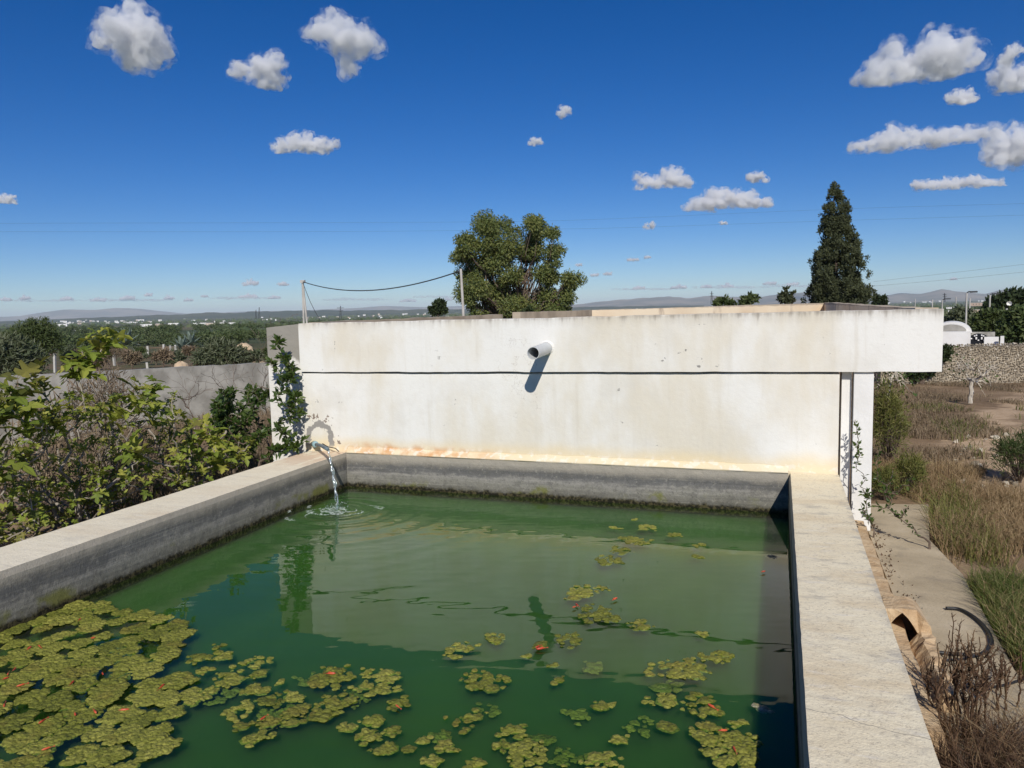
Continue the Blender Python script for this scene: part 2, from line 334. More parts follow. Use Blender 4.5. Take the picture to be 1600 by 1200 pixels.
def stone_mat():
    g = G('dry_stone'); c = g.ramp(g.I, [(.0, (.29, .245, .18)), (.45, (.40, .345, .26)), (.8, (.49, .43, .33)), (1, (.72, .66, .55))]); c = g.mix(g.math('MULTIPLY', g.noise(9, 4), .5), c, (.26, .22, .17)); return g.done(g.bsdf(c, .9, g.bump(g.noise(14, 4), .5, .02), .2))
M['stone'] = stone_mat()

# ground
def ground_material():
    g = G('dry_earth'); d = g.math('SQRT', g.math('ADD', g.math('MULTIPLY', g.x, g.x), g.math('MULTIPLY', g.y, g.y)))
    n = g.noise(.9, 6, .6); c = g.ramp(n, [(.3, (.17, .115, .07)), (.5, (.26, .18, .11)), (.7, (.38, .275, .175))])
    c = g.mix(g.math('MULTIPLY', g.step(g.noise(35, 4, .7), .5, .7), .5), c, (.13, .095, .065))
    # sandy track on the right
    cx = g.math('ADD', 2.55, g.math('MULTIPLY', g.math('SUBTRACT', g.y, 12.0), .40)); off = g.math('ADD', g.math('ABSOLUTE', g.math('SUBTRACT', g.x, cx)), g.math('MULTIPLY', g.math('SUBTRACT', g.noise(1.3, 5), .5), 2.2))
    tr = g.mul(g.step(off, .62, .1), g.step(g.y, 9.5, 11.5), g.step(g.y, 24, 19), g.step(g.x, .9, 1.6))
    yd = g.mul(g.step(g.math('ADD', g.x, g.math('MULTIPLY', g.noise(1.1, 5), 1.8)), 2.6, 3.2), g.step(g.y, 7.4, 8.6), g.step(g.y, 14, 12), g.step(g.noise(2.5, 5), .30, .48))
    tr = g.math('MAXIMUM', tr, g.math('MULTIPLY', yd, .8)); c = g.mix(tr, c, g.ramp(g.noise(8, 5, .65), [(.3, (.42, .29, .18)), (.7, (.60, .45, .30))]))
    # plain: fields, groves, bare red earth
    f1 = g.noise(.012, 5, .6); f = g.ramp(f1, [(.35, (.055, .075, .035)), (.5, (.085, .10, .05)), (.62, (.19, .15, .095)), (.75, (.10, .11, .06))])
    red = g.mul(g.step(g.noise(.06, 4), .55, .62), g.step(d, 220, 120)); f = g.mix(red, f, (.30, .19, .11))
    scrub = g.mix(g.step(g.noise(.35, 5), .4, .6), (.16, .115, .07), (.10, .10, .05)); c = g.mix(g.step(d, 24, 45), c, scrub); c = g.mix(g.step(d, 90, 170), c, f)
    return g.done(g.bsdf(c, .95, g.bump(g.noise(22, 6, .7), .6, .03), .1))
M['ground'] = ground_material()
def hill_material(name, a, b):
    g = G(name); return g.done(g.bsdf(g.mix(g.step(g.noise(.0022, 6, .6), .4, .62), a, b), .95, None, .1))
M['mountain'] = hill_material('bare_mountain', (.13, .12, .09), (.27, .21, .15)); M['ridge'] = hill_material('wooded_ridge', (.05, .065, .035), (.085, .09, .05))

# water
def water_material():
    g = G('green_murky_water'); dt = g.t.nodes.new('ShaderNodeVectorMath'); dt.operation = 'DOT_PRODUCT'; gn = g.t.nodes.new('ShaderNodeNewGeometry'); g.l(gn.outputs['Incoming'], dt.inputs[0]); g.l(gn.outputs['Normal'], dt.inputs[1]); fr = g.math('ADD', .02, g.math('MULTIPLY', .98, g.math('POWER', g.math('SUBTRACT', 1.0, g.math('ABSOLUTE', dt.outputs['Value']), clamp=True), 5.0)))
    n = g.noise(.7, 4); c = g.mix(g.step(n, .35, .65), (.035, .085, .026), (.042, .10, .028))
    dif = g.t.nodes.new('ShaderNodeBsdfDiffuse'); g.l(c, dif.inputs[0])
    tr = g.t.nodes.new('ShaderNodeBsdfTransparent'); tr.inputs[0].default_value = (.80, .96, .68, 1)
    gl = g.t.nodes.new('ShaderNodeBsdfGlossy'); gl.inputs['Roughness'].default_value = .008
    return g.done(g.mixs(fr, g.mixs(.93, dif.outputs[0], tr.outputs[0]), gl.outputs[0]))
M['water'] = water_material()
def silt_material():
    g = G('green_murk'); c = g.mix(g.step(g.noise(1.1, 4), .35, .65), (.036, .082, .027), (.048, .100, .031))
    return g.done(g.bsdf(c, 1.0, None, 0.0, Subsurface_Weight=1.0, Subsurface_Radius=(.5, 1.0, .4), Subsurface_Scale=.9))
M['deep'] = silt_material()
def algae_material(name, a, b, c3):
    g = G(name); oi = g.t.nodes.new('ShaderNodeObjectInfo'); f = g.math('ADD', g.math('ADD', g.math('MULTIPLY', g.I, .25), g.math('MULTIPLY', oi.outputs['Random'], .38)), g.math('MULTIPLY', g.noise(26, 6, .75), .62), clamp=True)
    c = g.ramp(f, [(.2, a), (.55, b), (.9, c3)]); c = g.mix(g.math('MULTIPLY', g.step(g.voro(58), .40, .66), .32), c, a); c = g.mix(g.math('MULTIPLY', g.step(g.noise(5, 4), .56, .68), .5), c, (.20, .16, .03))
    return g.done(g.bsdf(c, .6, g.bump(g.math('SUBTRACT', g.noise(110, 4, .7), g.voro(58)), 1.0, .008), .3))
M['algae'] = algae_material('algae_scum', (.07, .085, .011), (.19, .20, .027), (.32, .31, .06))
M['algaesub'] = algae_material('sunken_algae', (.10, .12, .02), (.18, .20, .04), (.26, .27, .06))
M['algaegrey'] = algae_material('dead_algae', (.10, .10, .06), (.26, .25, .16), (.42, .40, .28))
def stream_material():
    g = G('falling_water'); gl = g.t.nodes.new('ShaderNodeBsdfGlossy'); gl.inputs['Roughness'].default_value = .08; gl.inputs[0].default_value = (.9, .95, .95, 1)
    tr = g.t.nodes.new('ShaderNodeBsdfTransparent'); tr.inputs[0].default_value = (.86, .92, .90, 1); d = g.t.nodes.new('ShaderNodeBsdfTranslucent'); d.inputs[0].default_value = (.75, .80, .78, 1); d2 = g.t.nodes.new('ShaderNodeBsdfDiffuse'); d2.inputs[0].default_value = (.75, .8, .78, 1)
    a = g.mixs(.5, d.outputs[0], d2.outputs[0]); a = g.mixs(.45, a, gl.outputs[0]); return g.done(g.mixs(g.step(g.noise(60, 3, .6, g.vec(1, 1, .35)), .40, .62), tr.outputs[0], a))
M['stream'] = stream_material()
def foam_material():
    g = G('thin_foam'); tr = g.t.nodes.new('ShaderNodeBsdfTransparent'); return g.done(g.mixs(g.math('MULTIPLY', g.step(g.noise(48, 5, .7), .38, .56), .85), tr.outputs[0], g.bsdf((.62, .70, .64), .5)))
M['foam'] = foam_material()

# ================================================================== THE SETTING
rad = np.concatenate([[0], np.geomspace(.8, 45, 150), np.geomspace(48, 15500, 90)]); ns = 420
an = np.linspace(0, 2*math.pi, ns, endpoint=False); RR, AA = np.meshgrid(rad, an, indexing='ij')
gx, gy = RR*np.cos(AA), RR*np.sin(AA); P2 = np.stack([gx.ravel(), gy.ravel()], 1)
rr = RR.ravel(); bumpz = fbm(P2, .9, 4, 3)*.03*np.clip((40-rr)/20, 0, 1) + fbm(P2, .05, 3, 5)*.35*np.clip((rr-25)/60, 0, 1)*np.clip((1200-rr)/600, 0, 1)
gzv = gz(P2[:, 0], P2[:, 1]) + np.minimum(bumpz, .35)
pool_zone = (P2[:, 0] > -5) & (P2[:, 0] < 1.4) & (P2[:, 1] > -1) & (P2[:, 1] < 25); gzv[pool_zone] = np.minimum(gzv[pool_zone], -.012)
tag(part('ground', np.column_stack([P2, gzv]), grid_faces(len(rad), ns, True), M['ground'], None, True), kind='structure')

def range_mesh(name, prof, dist, depth, mat, seed, rough=.10, n=220):
    px = np.array([p[0] for p in prof], float); py = np.array([p[1] for p in prof], float)
    xs = np.linspace(px[0], px[-1], n); ys = np.interp(xs, px, py)
    crest = np.array([at_d(x, y, dist) for x, y in zip(xs, ys)]); base = -12.4
    crest[:, 2] += fbm(crest[:, :2], 1/(dist*.012), 3, seed)*rough*(np.maximum(crest[:, 2]-base, 1))*.5
    dirs = unit(crest*np.array([1, 1, 0])); V = []
    for k, hf in ((-1, 0), (-.7, .2), (-.45, .5), (-.2, .82), (0, 1), (.3, .75), (.7, .3), (1, 0)):
        p = crest + dirs*depth*k; z = base + (crest[:, 2]-base)*hf
        z = z + (fbm(p[:, :2], 1/(depth*.22), 3, seed+9)*.16*(crest[:, 2]-base) if 0 < hf < 1 else 0); V.append(np.column_stack([p[:, :2], np.maximum(z, base)]))
    return tag(part(name, np.concatenate(V), grid_faces(8, n), mat, None, True), kind='structure')
range_mesh('mountains', [(850,484),(905,475),(960,469),(1000,466),(1040,463),(1075,466),(1110,461),(1140,464),(1180,465),(1215,460),(1250,457),(1300,456),(1380,462),(1405,458),(1440,459),(1472,452),(1500,456),(1540,459),(1562,453),(1600,451),(1700,456),(1850,462)], 9000, 1800, M['mountain'], 11)
range_mesh('mountains', [(-60,497),(30,494),(60,489),(100,484),(150,484),(180,481),(215,482),(250,486),(290,490),(330,489),(400,486),(470,485),(560,481),(600,478),(660,480),(720,478),(800,480),(880,481)], 13200, 1500, M['mountain'], 23, .04)
range_mesh('hills', [(-200,508),(0,502),(100,498),(160,495.5),(200,494),(250,492),(330,488.5),(400,487.5),(500,485),(600,484.5),(700,483),(800,482),(900,480),(1000,478),(1100,477)], 4600, 900, M['ridge'], 31, .25)

haze = MB().box((-15900, -15900, -13.2), (15900, 15900, 158)).get()
g = G('air'); pv = g.t.nodes.new('ShaderNodeVolumePrincipled'); pv.inputs['Color'].default_value = (.80, .90, 1, 1); pv.inputs['Density'].default_value = 8.0e-5; pv.inputs['Anisotropy'].default_value = -.1
g.t.links.new(pv.outputs[0], g.out.inputs['Volume'])
hz = part('haze', haze[0], haze[1], g.m); tag(hz, kind='stuff')

# ------------------------------------------------------------------ basin
WZ = .14; XL0, XL1, XR0, XR1, YB, YF = -4.56, -4.10, .09, .485, 6.655, -1.2
basin = thing('water_basin', 'long concrete irrigation basin full of green water', 'basin', (-2, 3, 0))
def slab(name, x0, x1, y0, y1, z0, z1, mat, parent, ns=24, rough=.0006, axis=1):
    """a wall with slightly worn, wavy arrises"""
    t = np.linspace(0, 1, ns); ring = [(0, 0), (1, 0), (1, .93), (.97, 1), (.03, 1), (0, .93)]; V = []
    for i, u in enumerate(t):
        for k, (a, b) in enumerate(ring):
            j = rng.normal(size=3)*rough*(1 if k >= 2 else 0)
            x = x0+(x1-x0)*(a if axis == 1 else u); y = y0+(y1-y0)*(u if axis == 1 else a); z = z1-(1-b)*(z1-z0)
            if axis == 1: x += j[0]
            else: y += j[1]
            V.append((x, y, z+j[2]*.7))
    F = [tuple(int(q) for q in f) for f in grid_faces(ns, 6, True)] + [tuple(range(5, -1, -1)), tuple((ns-1)*6+k for k in range(6))]
    if axis == 1: F = [f[::-1] for f in F]
    return part(name, V, F, mat, parent)
slab('side_wall', XL0, XL1, YF, YB+.03, -.1, .48, M['curb'], basin, 120)
slab('side_wall', XR0, XR1, YF, YB+.03, -.1, .48, M['curb'], basin, 120)
slab('end_wall', XL1+.003, XR0-.003, YB, YB+.042, -.1, .478, M['curb'], basin, 80, .0006, 0)
slab('end_wall', XL1+.003, XR0-.003, YF-.3, YF, -.1, .48, M['curb'], basin, 10, .003, 0)
part('basin_floor', *MB().box((XL1, YF, -.9), (XR0, YB, .092)).get(), M['deep'], basin)
# water sheet with the ripples that spread from the falling stream
spl = at_z(527, 797, WZ); nx, ny = 320, 480
X, Y = np.meshgrid(np.linspace(XL1+.001, XR0-.001, nx), np.linspace(.5, YB-.001, ny), indexing='ij')
r = np.hypot(X-spl[0], Y-spl[1]); Zw = np.zeros_like(X)
for lam, a, dec, ph in ((.085, .0008, .4, 0), (.13, .0007, 1.0, 1), (.21, .0009, 2.6, 2.2), (.33, .0009, 4.0, .4)):
    Zw += a*np.sin(2*math.pi*r/lam+ph + .6*fbm(np.stack([X.ravel(), Y.ravel()], 1), 1.4, 2, 4).reshape(X.shape))*np.exp(-r/dec)/(1+.4*r)
XY = np.stack([X.ravel(), Y.ravel()], 1); warp = [1.3*fbm(XY, .9, 2, 30+k).reshape(X.shape) for k in range(4)]
for k in range(64):
    th = rng.normal()*.42-1.45; lam = .055*(.38/.055)**rng.uniform(); ph = rng.uniform(0, 6) + warp[k % 4]
    Zw += rng.uniform(.3, 1)*lam*1.35e-4*(2.8 if lam < .16 else 1.0)*np.sin(2*math.pi*(X*math.cos(th)+Y*math.sin(th))/lam+ph)
amp = 1.3*(.5+.9*np.clip(-(X+.6)/3, 0, 1))*(.8+.5*fbm(np.stack([X.ravel(), Y.ravel()], 1), .7, 2, 91).reshape(X.shape)); Zw *= amp
tag(part('water', np.stack([X.ravel(), Y.ravel(), WZ+Zw.ravel()], 1), grid_faces(nx, ny)[:, ::-1], M['water'], None, True), kind='structure')

# ------------------------------------------------------------------ tank building
tank = thing('reservoir_tank', 'low white raised tank with peeling paint behind the basin', 'tank', (-1.7, 8, 0))
WF, BF = 6.70, 6.672
def wavy_box(name, x0, x1, y0, y1, z0, z1, mat, n=60, amp=.004, topamp=.004, botamp=.004):
    xs = np.linspace(x0, x1, n); s = rng.integers(1000); P = np.stack([xs, xs*0], 1)
    tz = z1(xs) if callable(z1) else np.full(n, z1); bz = z0(xs) if callable(z0) else np.full(n, z0)
    tz = tz + fbm(P, 5, 4, s)*topamp; bz = bz + fbm(P, 6, 4, s+5)*botamp; V = []
    for i in range(n):
        f = fbm(P[i:i+1], 1.2, 3, s+9)[0]*amp
        V += [(xs[i], y0+f, bz[i]), (xs[i], y0+f, tz[i]-.006), (xs[i], y0+f+.006, tz[i]), (xs[i], y1, tz[i]), (xs[i], y1, bz[i])]
    F = [tuple(int(q) for q in f)[::-1] for f in grid_faces(n, 5, True)] + [(0, 1, 2, 3, 4), tuple((n-1)*5+k for k in (4, 3, 2, 1, 0))]
    return part(name, V, F, mat, tank)
zt = lambda x: 1.783 + .030*(x+4.6)/5.8
zb = lambda x: 1.292 + .036*np.clip((x+4.6)/5.8, 0, 1)
wavy_box('wall_beam', -4.605, 1.19, BF, BF+.17, zb, zt, M['wall'], 90, .004, .004, .0025)
wavy_box('front_wall', -4.60, .465, WF, WF+.2, .45, lambda x: zb(x)-.018, M['wall'], 90, .003, .004)
wavy_box('joint', -4.59, .455, WF+.03, WF+.16, lambda x: zb(x)-.05, lambda x: zb(x)+.01, M['grey_render'], 30)
# sloping fillet of mortar between wall and basin
n = 70; xs = np.linspace(-4.09, .085, n); V = []
for i, x in enumerate(xs):
    j = vnoise(np.array([[x*6, 1.]]), 1, 3)[0]*.006
    V += [(x, YB-.004+j*.5, .479), (x, YB-.006+j, .488+j*.3), (x, WF-.010, .532+j), (x, WF+.02, .538+j), (x, WF+.02, .47)]
part('mortar_fillet', V, [tuple(int(q) for q in f)[::-1] for f in grid_faces(n, 5, True)], M['wall'], tank)
part('mortar_fillet', *MB().box((-4.56, YB+.033, .30), (-4.095, WF+.02, .50)).get(), M['wall'], tank)
part('mortar_fillet', *MB().box((.087, YB+.033, .30), (.465, WF+.02, .493)).get(), M['wall'], tank)
# lower part of the front wall, ground to sill
part('footing', *MB().box((-4.58, WF+.01, -.1), (.45, WF+.19, .449)).get(), M['grey_render'], tank)
# right end: recessed strip and pillar under the overhanging beam
part('pillar', *MB().box((.487, WF+.06, -.05), (.56, WF+.26, 1.322), .004).get(), M['white'], tank)
part('pillar', *MB().box((.573, WF-.005, -.05), (.716, WF+.145, 1.326), .004).get(), M['white'], tank)
# rims of the tank above and behind
bl, br = at_y(925, 484.5, 17.3), at_y(1288, 473.2, 22.0)
def rim_seg(name, a, b, za, zb_, th, mat, low=1.345):
    a, b = np.array(a[:2], float), np.array(b[:2], float); d = unit(b-a); nrm = np.array([-d[1], d[0]]); n = 24; V = []
    for i, u in enumerate(np.linspace(0, 1, n)):
        p = a+(b-a)*u; z = za+(zb_-za)*u+rng.normal()*.004
        for o_, h in ((0, low), (0, z), (th, z), (th, low)): q = p+nrm*o_; V.append((q[0], q[1], h))
    return part(name, V, [tuple(int(q) for q in f) for f in grid_faces(n, 4, True)] + [(3, 2, 1, 0), tuple((n-1)*4+k for k in range(4))], mat, tank)
g1, g2 = 12.35, 13.3
rim_seg('rim_wall', (-4.44, BF+.18), (-4.44, g1), 1.788, 1.80, .16, M['rimdim'])
rim_seg('rim_wall', (-4.44, g2), (bl[0], bl[1]), 1.825, bl[2], .16, M['rimdim'])
rim_seg('rim_wall', (bl[0], bl[1]), (br[0], br[1]), bl[2], br[2], .18, M['rim'])
rim_seg('rim_wall', (br[0], br[1]), (1.02, BF+.18), br[2]+.01, 1.815, .165, M['rim'])
part('tank_floor', *MB().box((-4.43, BF+.18, 1.345), (1.02, 17.0, 1.40)).get(), M['rim'], tank)
part('tank_body', *MB().box((-4.58, WF+.3, 0), (.4, 17, 1.25)).get(), M['white'], tank)
# side wing, half painted
V = []
for x, z in ((-5.03, 1.745), (-4.607, 1.78)): V += [(x, WF+.03, -.05), (x, WF+.03, z), (x, WF+.19, z), (x, WF+.19, -.05)]
part('side_wing', V, [(0, 1, 5, 4), (1, 2, 6, 5), (2, 3, 7, 6), (3, 2, 1, 0), (4, 5, 6, 7), (0, 4, 7, 3)], M['wing'], tank)

# outlet pipe through the beam
pb, pe = np.array([-1.985, BF+.02, 1.523]), np.array([-1.989, 6.28, 1.501])
op = thing('outlet_pipe', 'short grey plastic pipe sticking out of the white wall', 'pipe', pb)
nS = 40; d = unit(pe-pb); ax = unit(np.cross(d, [0, 0, 1.])); ay = np.cross(ax, d); V = []
for (t_, rad_) in ((0, .055), (1, .055), (1, .0505), (.0, .0505)):
    for k in range(nS):
        a = 2*math.pi*k/nS; V.append(pb+(pe-pb)*t_+rad_*(math.cos(a)*ax+math.sin(a)*ay))
part('pipe_body', V, [tuple(int(q) for q in f) for f in grid_faces(4, nS, True)], M['pvc'], op, False)
part('pipe_bore', *tube([pb+d*.004, pb+d*.012], .0504, nS), M['dark'], op)
V, F = [], []
for k in range(nS):
    a = 2*math.pi*k/nS; j = 1+.05*math.sin(3*a)+.02*rng.normal()
    V += [pb+np.array([0, -.021, 0])-d*.0+(.0555)*(math.cos(a)*ax+math.sin(a)*ay)+d*.012, np.array([pb[0], BF+.002, pb[2]])+.075*j*(math.cos(a)*np.array([1, 0, 0])+math.sin(a)*np.array([0, 0, 1.]))*np.array([-1, 1, 1])]
part('mortar_ring', V, [(2*k, 2*k+1, (2*k+3) % (2*nS), (2*k+2) % (2*nS)) for k in range(nS)], M['wall'], op)

# inflow pipe and the water it pours
i0 = np.array([-4.50, WF+.01, .545]); i1 = np.array([spl[0]-.115, spl[1]+.02, .0]); i1 = at_y(512, 702, spl[1]+.17)
ip = thing('inflow_pipe', 'thin blue-grey pipe leaving the wall corner and pouring water', 'pipe', i0)
mid = (i0+i1)/2+np.array([0, 0, .012]); pts = [i0, i0*.75+mid*.25, mid, mid*.4+i1*.6, i1]
part('pipe_body', *tube(pts, .017, 12), M['hosegrey'], ip, True)
part('pipe_collar', *tube([i0+np.array([-.005, .01, 0]), i0+(i1-i0)*.06, i0+(i1-i0)*.14], [.034, .034, .027], 14), M['collar'], ip, True)
part('loose_wire', *tube([i0+np.array([.10, -.01, .01]), i0+np.array([.20, -.06, -.012]), i0+np.array([.31, -.10, -.015]), i0+np.array([.39, -.17, -.03])], .005, 5), M['black'], ip, True)
st = np.array([i1+(spl-i1)*np.array([u**.75, u**.75, u**1.25]) for u in np.linspace(0, 1, 34)])
st[:, 0] += .004*np.sin(np.arange(34)*1.3); sr = .0092+.0032*np.sin(np.arange(34)*1.05)+rng.normal(size=34)*.0014
ws = thing('water_stream', 'clear stream of water falling from the thin pipe into the basin', 'water stream', spl)
part('jet', *tube(st, sr, 10), M['stream'], ws, True)
st2 = st[12:]+np.array([.010, .006, 0])+.006*np.sin(np.arange(22)*.9)[:, None]*np.array([1, .3, 0]); part('side_jet', *tube(st2, .004+.0025*np.abs(np.sin(np.arange(22)*.8)), 7), M['stream'], ws, True)
mbs = MB()
for k in range(150):
    a = rng.uniform(0, 6.28); q = spl+np.array([math.cos(a), math.sin(a), 0])*rng.uniform(.0, .12)+np.array([0, 0, rng.uniform(.002, .06)**1.0]); s_ = rng.uniform(.0015, .0055)
    mbs.add([q+s_*np.array(v) for v in ((1,0,0),(-1,0,0),(0,1,0),(0,-1,0),(0,0,1.3),(0,0,-1.3))], [(0,2,4),(2,1,4),(1,3,4),(3,0,4),(2,0,5),(1,2,5),(3,1,5),(0,3,5)])
tag(part('splash_drops', *mbs.get(), M['stream'], ws, True), kind='stuff')
mbf = MB()
def ribbon(pts, wd, mb):
    P = np.array(pts, float); T = unit(np.gradient(P, axis=0)); Nn = np.stack([-T[:, 1], T[:, 0], T[:, 2]*0], 1); wv = wd*np.sin(np.linspace(.15, math.pi-.1, len(P)))[:, None]*(1+.35*rng.normal(size=(len(P), 1)))
    n_ = len(P); mb.add(np.concatenate([P-Nn*wv, P+Nn*wv]), [(i, i+1, n_+i+1, n_+i) for i in range(n_-1)])
for R0, a0, a1, wd in ((.03, 0, 6.2, .03), (.07, 0, 6.1, .026), (.11, 2.2, 6.6, .02), (.16, 3.2, 6.9, .012), (.22, 3.0, 4.6, .009), (.23, 5.2, 6.5, .008), (.31, 3.5, 4.4, .008), (.33, .2, .9, .007), (.42, .35, .62, .007), (.30, 2.9, 3.2, .01), (.40, 3.3, 3.7, .008), (.47, 4.0, 4.4, .007)):
    ths = np.linspace(a0, a1, 26); rr_ = R0*(1+.16*np.sin(ths*3+R0*40)+.10*np.sin(ths*7+R0*90)+.04*rng.normal(size=26)); ribbon([(spl[0]+q*math.cos(a), spl[1]+q*.9*math.sin(a), WZ+.003) for q, a in zip(rr_, ths)], wd, mbf)
fo = part('foam', *mbf.get(), M['foam']); tag(fo, 'broken rings of white foam around the falling stream', 'foam', kind='stuff')

# ------------------------------------------------------------------ algae
def lump(c, rad_, h, seed):
    k = 8; th = np.arange(k)*2*math.pi/k + rng.uniform(0, 1); j = 1+.20*rng.normal(size=k); V = [(c[0], c[1], c[2]+h)]; fl = (rng.normal(size=(3, k))*h*.18)
    for q, (f, hh) in enumerate(((.55, .82), (.92, .25), (1.05, -.4))):
        V += list(zip(c[0]+rad_*f*j*np.cos(th), c[1]+rad_*f*j*np.sin(th), c[2]+h*hh+fl[q]*(hh > 0)))
    return np.array(V), LUMPF
LUMPF = [(0, 1+i, 1+(i+1) % 8) for i in range(8)]+[(1+q*8+i, 1+(q+1)*8+i, 1+(q+1)*8+(i+1) % 8, 1+q*8+(i+1) % 8) for q in (0, 1) for i in range(8)]
def mat_of(blobs, mat, label, group, z=WZ, name='algae_mat'):
    mb = MB(); bb = np.array([(q[0], q[1]) for q in blobs]); rs_ = np.array([q[2] for q in blobs])
    for k in range(max(2, len(bb)//9)):
        q = bb[int(rng.integers(len(bb)))]; near = bb[np.hypot(*(bb-q).T) < .06]; mb.add(*lump((*near.mean(0), z-.002), float(rng.uniform(.024, .046)) if len(near) > 5 else .018, .005, 0))
    for x, y, r_ in blobs: mb.add(*lump((x, y, z+rng.uniform(-.002, .005)), r_, rng.uniform(.45, .8)*r_*.40, 0))
    V, F = mb.get(); o = solo(name, V, F, mat, label, 'algae', group, True); return o
def patch(px, py, rpx, label=None, mat='algae', z=WZ, group='small algae clumps scattered on the open water'):
    c = at_z(px, py, z); dist = np.linalg.norm(c-np.array([0, 0, EYE])); Rw = rpx/FPX*dist*.95
    n_ = max(5, int((Rw/.0175)**2*1.15)); B = []; el = rng.uniform(.75, 1.05); rot = rng.uniform(0, 3.14); ph = rng.uniform(0, 6)
    for k in range(n_):
        a = rng.uniform(0, 6.283); q = math.sqrt(rng.uniform())*Rw*(1+.20*math.sin(2*a+ph)+.16*math.sin(3*a+2*ph)+.1*math.sin(5*a)); x, y = q*math.cos(a), q*math.sin(a)*el
        x, y = x*math.cos(rot)-y*math.sin(rot), x*math.sin(rot)+y*math.cos(rot)
        s_ = rng.choice([rng.uniform(.009, .018), rng.uniform(.015, .027)])*(1.1-.35*q/(Rw*1.3)); xx, yy = c[0]+x, c[1]+y
        if XL1+.05 < xx < XR0-.05: B.append((xx, yy, s_))
    return mat_of(B, M[mat], label or 'small ragged clump of yellow-green algae afloat on the green water', group, z)
NAMED = [(915,924,33,'rounded algae mat floating just right of the pipe reflection, upper of two'), (933,959,34,'ragged algae mat below the rounded one right of the pipe reflection'), (1064,1045,42,'broad oval algae mat with a brown centre in the middle right of the water'),
 (756,1063,37,'lobed algae mat made of round cushions left of the pale reflection edge'), (826,1184,42,'large algae mat at the very bottom middle of the water'), (1132,1156,50,'large algae mat with a goldfish in it near the right wall'), (1144,1184,45,'big algae mat at the bottom edge close to the right wall'),
 (518,1060,40,'wide algae mat with one goldfish on it in the left middle of the water'), (522,1101,35,'algae mat directly below the wide one with a goldfish'), (952,876,24,'flat algae mat in the far pale reflection, lower of a string'), (717,1015,28,'algae mat on the lower edge of the white wall reflection'), (840,1007,16,'small algae mat with a bright goldfish under the pipe reflection'),
 (993,845,24,'thin long algae mat in the dark far water under the end wall')]
for px, py, r_, lb in NAMED: patch(px, py, r_, lb, group=None)
for px, py, r_ in [(306,1029,20),(347,1025,18),(396,1038,25),(353,1061,27),(410,1052,15),(272,1022,8),(396,1079,22),(428,1094,20),(457,1090,18),(376,1110,25),(414,1128,18),(459,1115,30),(378,1133,14),(401,1151,25),(495,1119,18),(542,1135,16),(590,1055,30),(600,1077,25),(625,1100,20),(560,1075,16),(585,1125,18),(610,1145,15),(570,1152,20),(600,1170,22),(640,1170,10),
 (962,825,10),(1011,824,17),(1053,836,12),(991,811,6),(969,860,20),(1093,853,10),(1090,870,9),(1002,976,22),(892,999,25),(774,998,20),(824,1025,7),(864,1040,9),(873,1063,11),(706,1125,13),(741,1118,18),(732,1141,12),(1097,992,9),(1121,1025,24),(1041,1095,25),(1091,1092,22),(1105,1112,28),(940,1101,16),(1041,1131,15),(967,1153,16),(666,1157,11),(700,1168,20),(673,1188,18),(803,1143,25),(807,1162,22),(780,1170,14),(737,1190,20),(935,1197,35),(340,1010,10),(322,1048,12),(440,1065,12),(1150,1130,12)]: patch(px, py, r_)
patch(1190, 1110, 15, 'greyish dead algae clump drifting beside the right wall', 'algaegrey', group=None); patch(1210, 870, 9, 'dark speck of dead algae in the far right corner of the water', 'algaegrey', group=None)
for px, py, r_ in [(1047,1075,20),(925,1042,20),(760,1108,20),(845,1158,24),(560,1090,30),(340,1085,26),(690,1150,20),(900,1120,22),(1000,1135,24),(430,1120,30),(880,1185,26),(480,1060,22)]:
    patch(px, py, r_, 'blurred algae clump hanging just below the water surface', 'algaesub', WZ-.030, 'sunken algae clumps')
# the big raft on the left: dozens of cushions pressed together
poly = [(-60,1000),(0,985),(60,955),(150,944),(215,962),(272,972),(282,998),(262,1030),(250,1060),(305,1060),(312,1085),(290,1105),(255,1118),(264,1160),(215,1185),(175,1215),(-120,1260)]
pw = np.array([at_z(x, y, WZ)[:2] for x, y in poly])
def inside(p, poly):
    c = False; j = len(poly)-1
    for i in range(len(poly)):
        a, b = poly[i], poly[j]
        if (a[1] > p[1]) != (b[1] > p[1]) and p[0] < (b[0]-a[0])*(p[1]-a[1])/(b[1]-a[1])+a[0]: c = not c
        j = i
    return c
seeds = []; lo, hi = pw.min(0), pw.max(0); hole = at_z(95, 1052, WZ)[:2]; hole2 = at_z(150, 1160, WZ)[:2]; gaps = at_z(225, 1120, WZ)[:2]
def on_raft(p): return p[0] > XL1+.04 and inside(p, pw) and np.hypot(*(p-hole)) > .06
for p in rng.uniform(lo, hi, (6000, 2)):
    loose = min(np.hypot(*(p-hole2))/.20, np.hypot(*(p-gaps))/.24)
    if on_raft(p) and all(np.hypot(*(p-q)) > .112 for q in seeds) and (loose > 1 or rng.uniform() < .5): seeds.append(p)
seeds = np.array(seeds); pad_r = rng.uniform(.045, .083, len(seeds)); pad_z = rng.uniform(-.004, .006, len(seeds)); pads = [[] for _ in seeds]
for p in rng.uniform(lo-.05, hi+.05, (26000, 2)):
    dd_ = np.hypot(seeds[:, 0]-p[0], seeds[:, 1]-p[1]); k = int(np.argmin(dd_/pad_r)); a = math.atan2(*(p-seeds[k]))
    if dd_[k] < pad_r[k]*(1+.16*math.sin(3*a+k)+.1*math.sin(5*a+2*k)) and p[0] > XL1+.02: pads[k].append((float(p[0]), float(p[1]), float(rng.uniform(.009, .021))))
for k, bl_ in enumerate(pads):
    if len(bl_) > 5: mat_of(bl_[:90], M['algae'], 'round yellow-green algae pad pressed among others in the raft by the left wall', 'algae pads of the large raft on the left', WZ+pad_z[k])
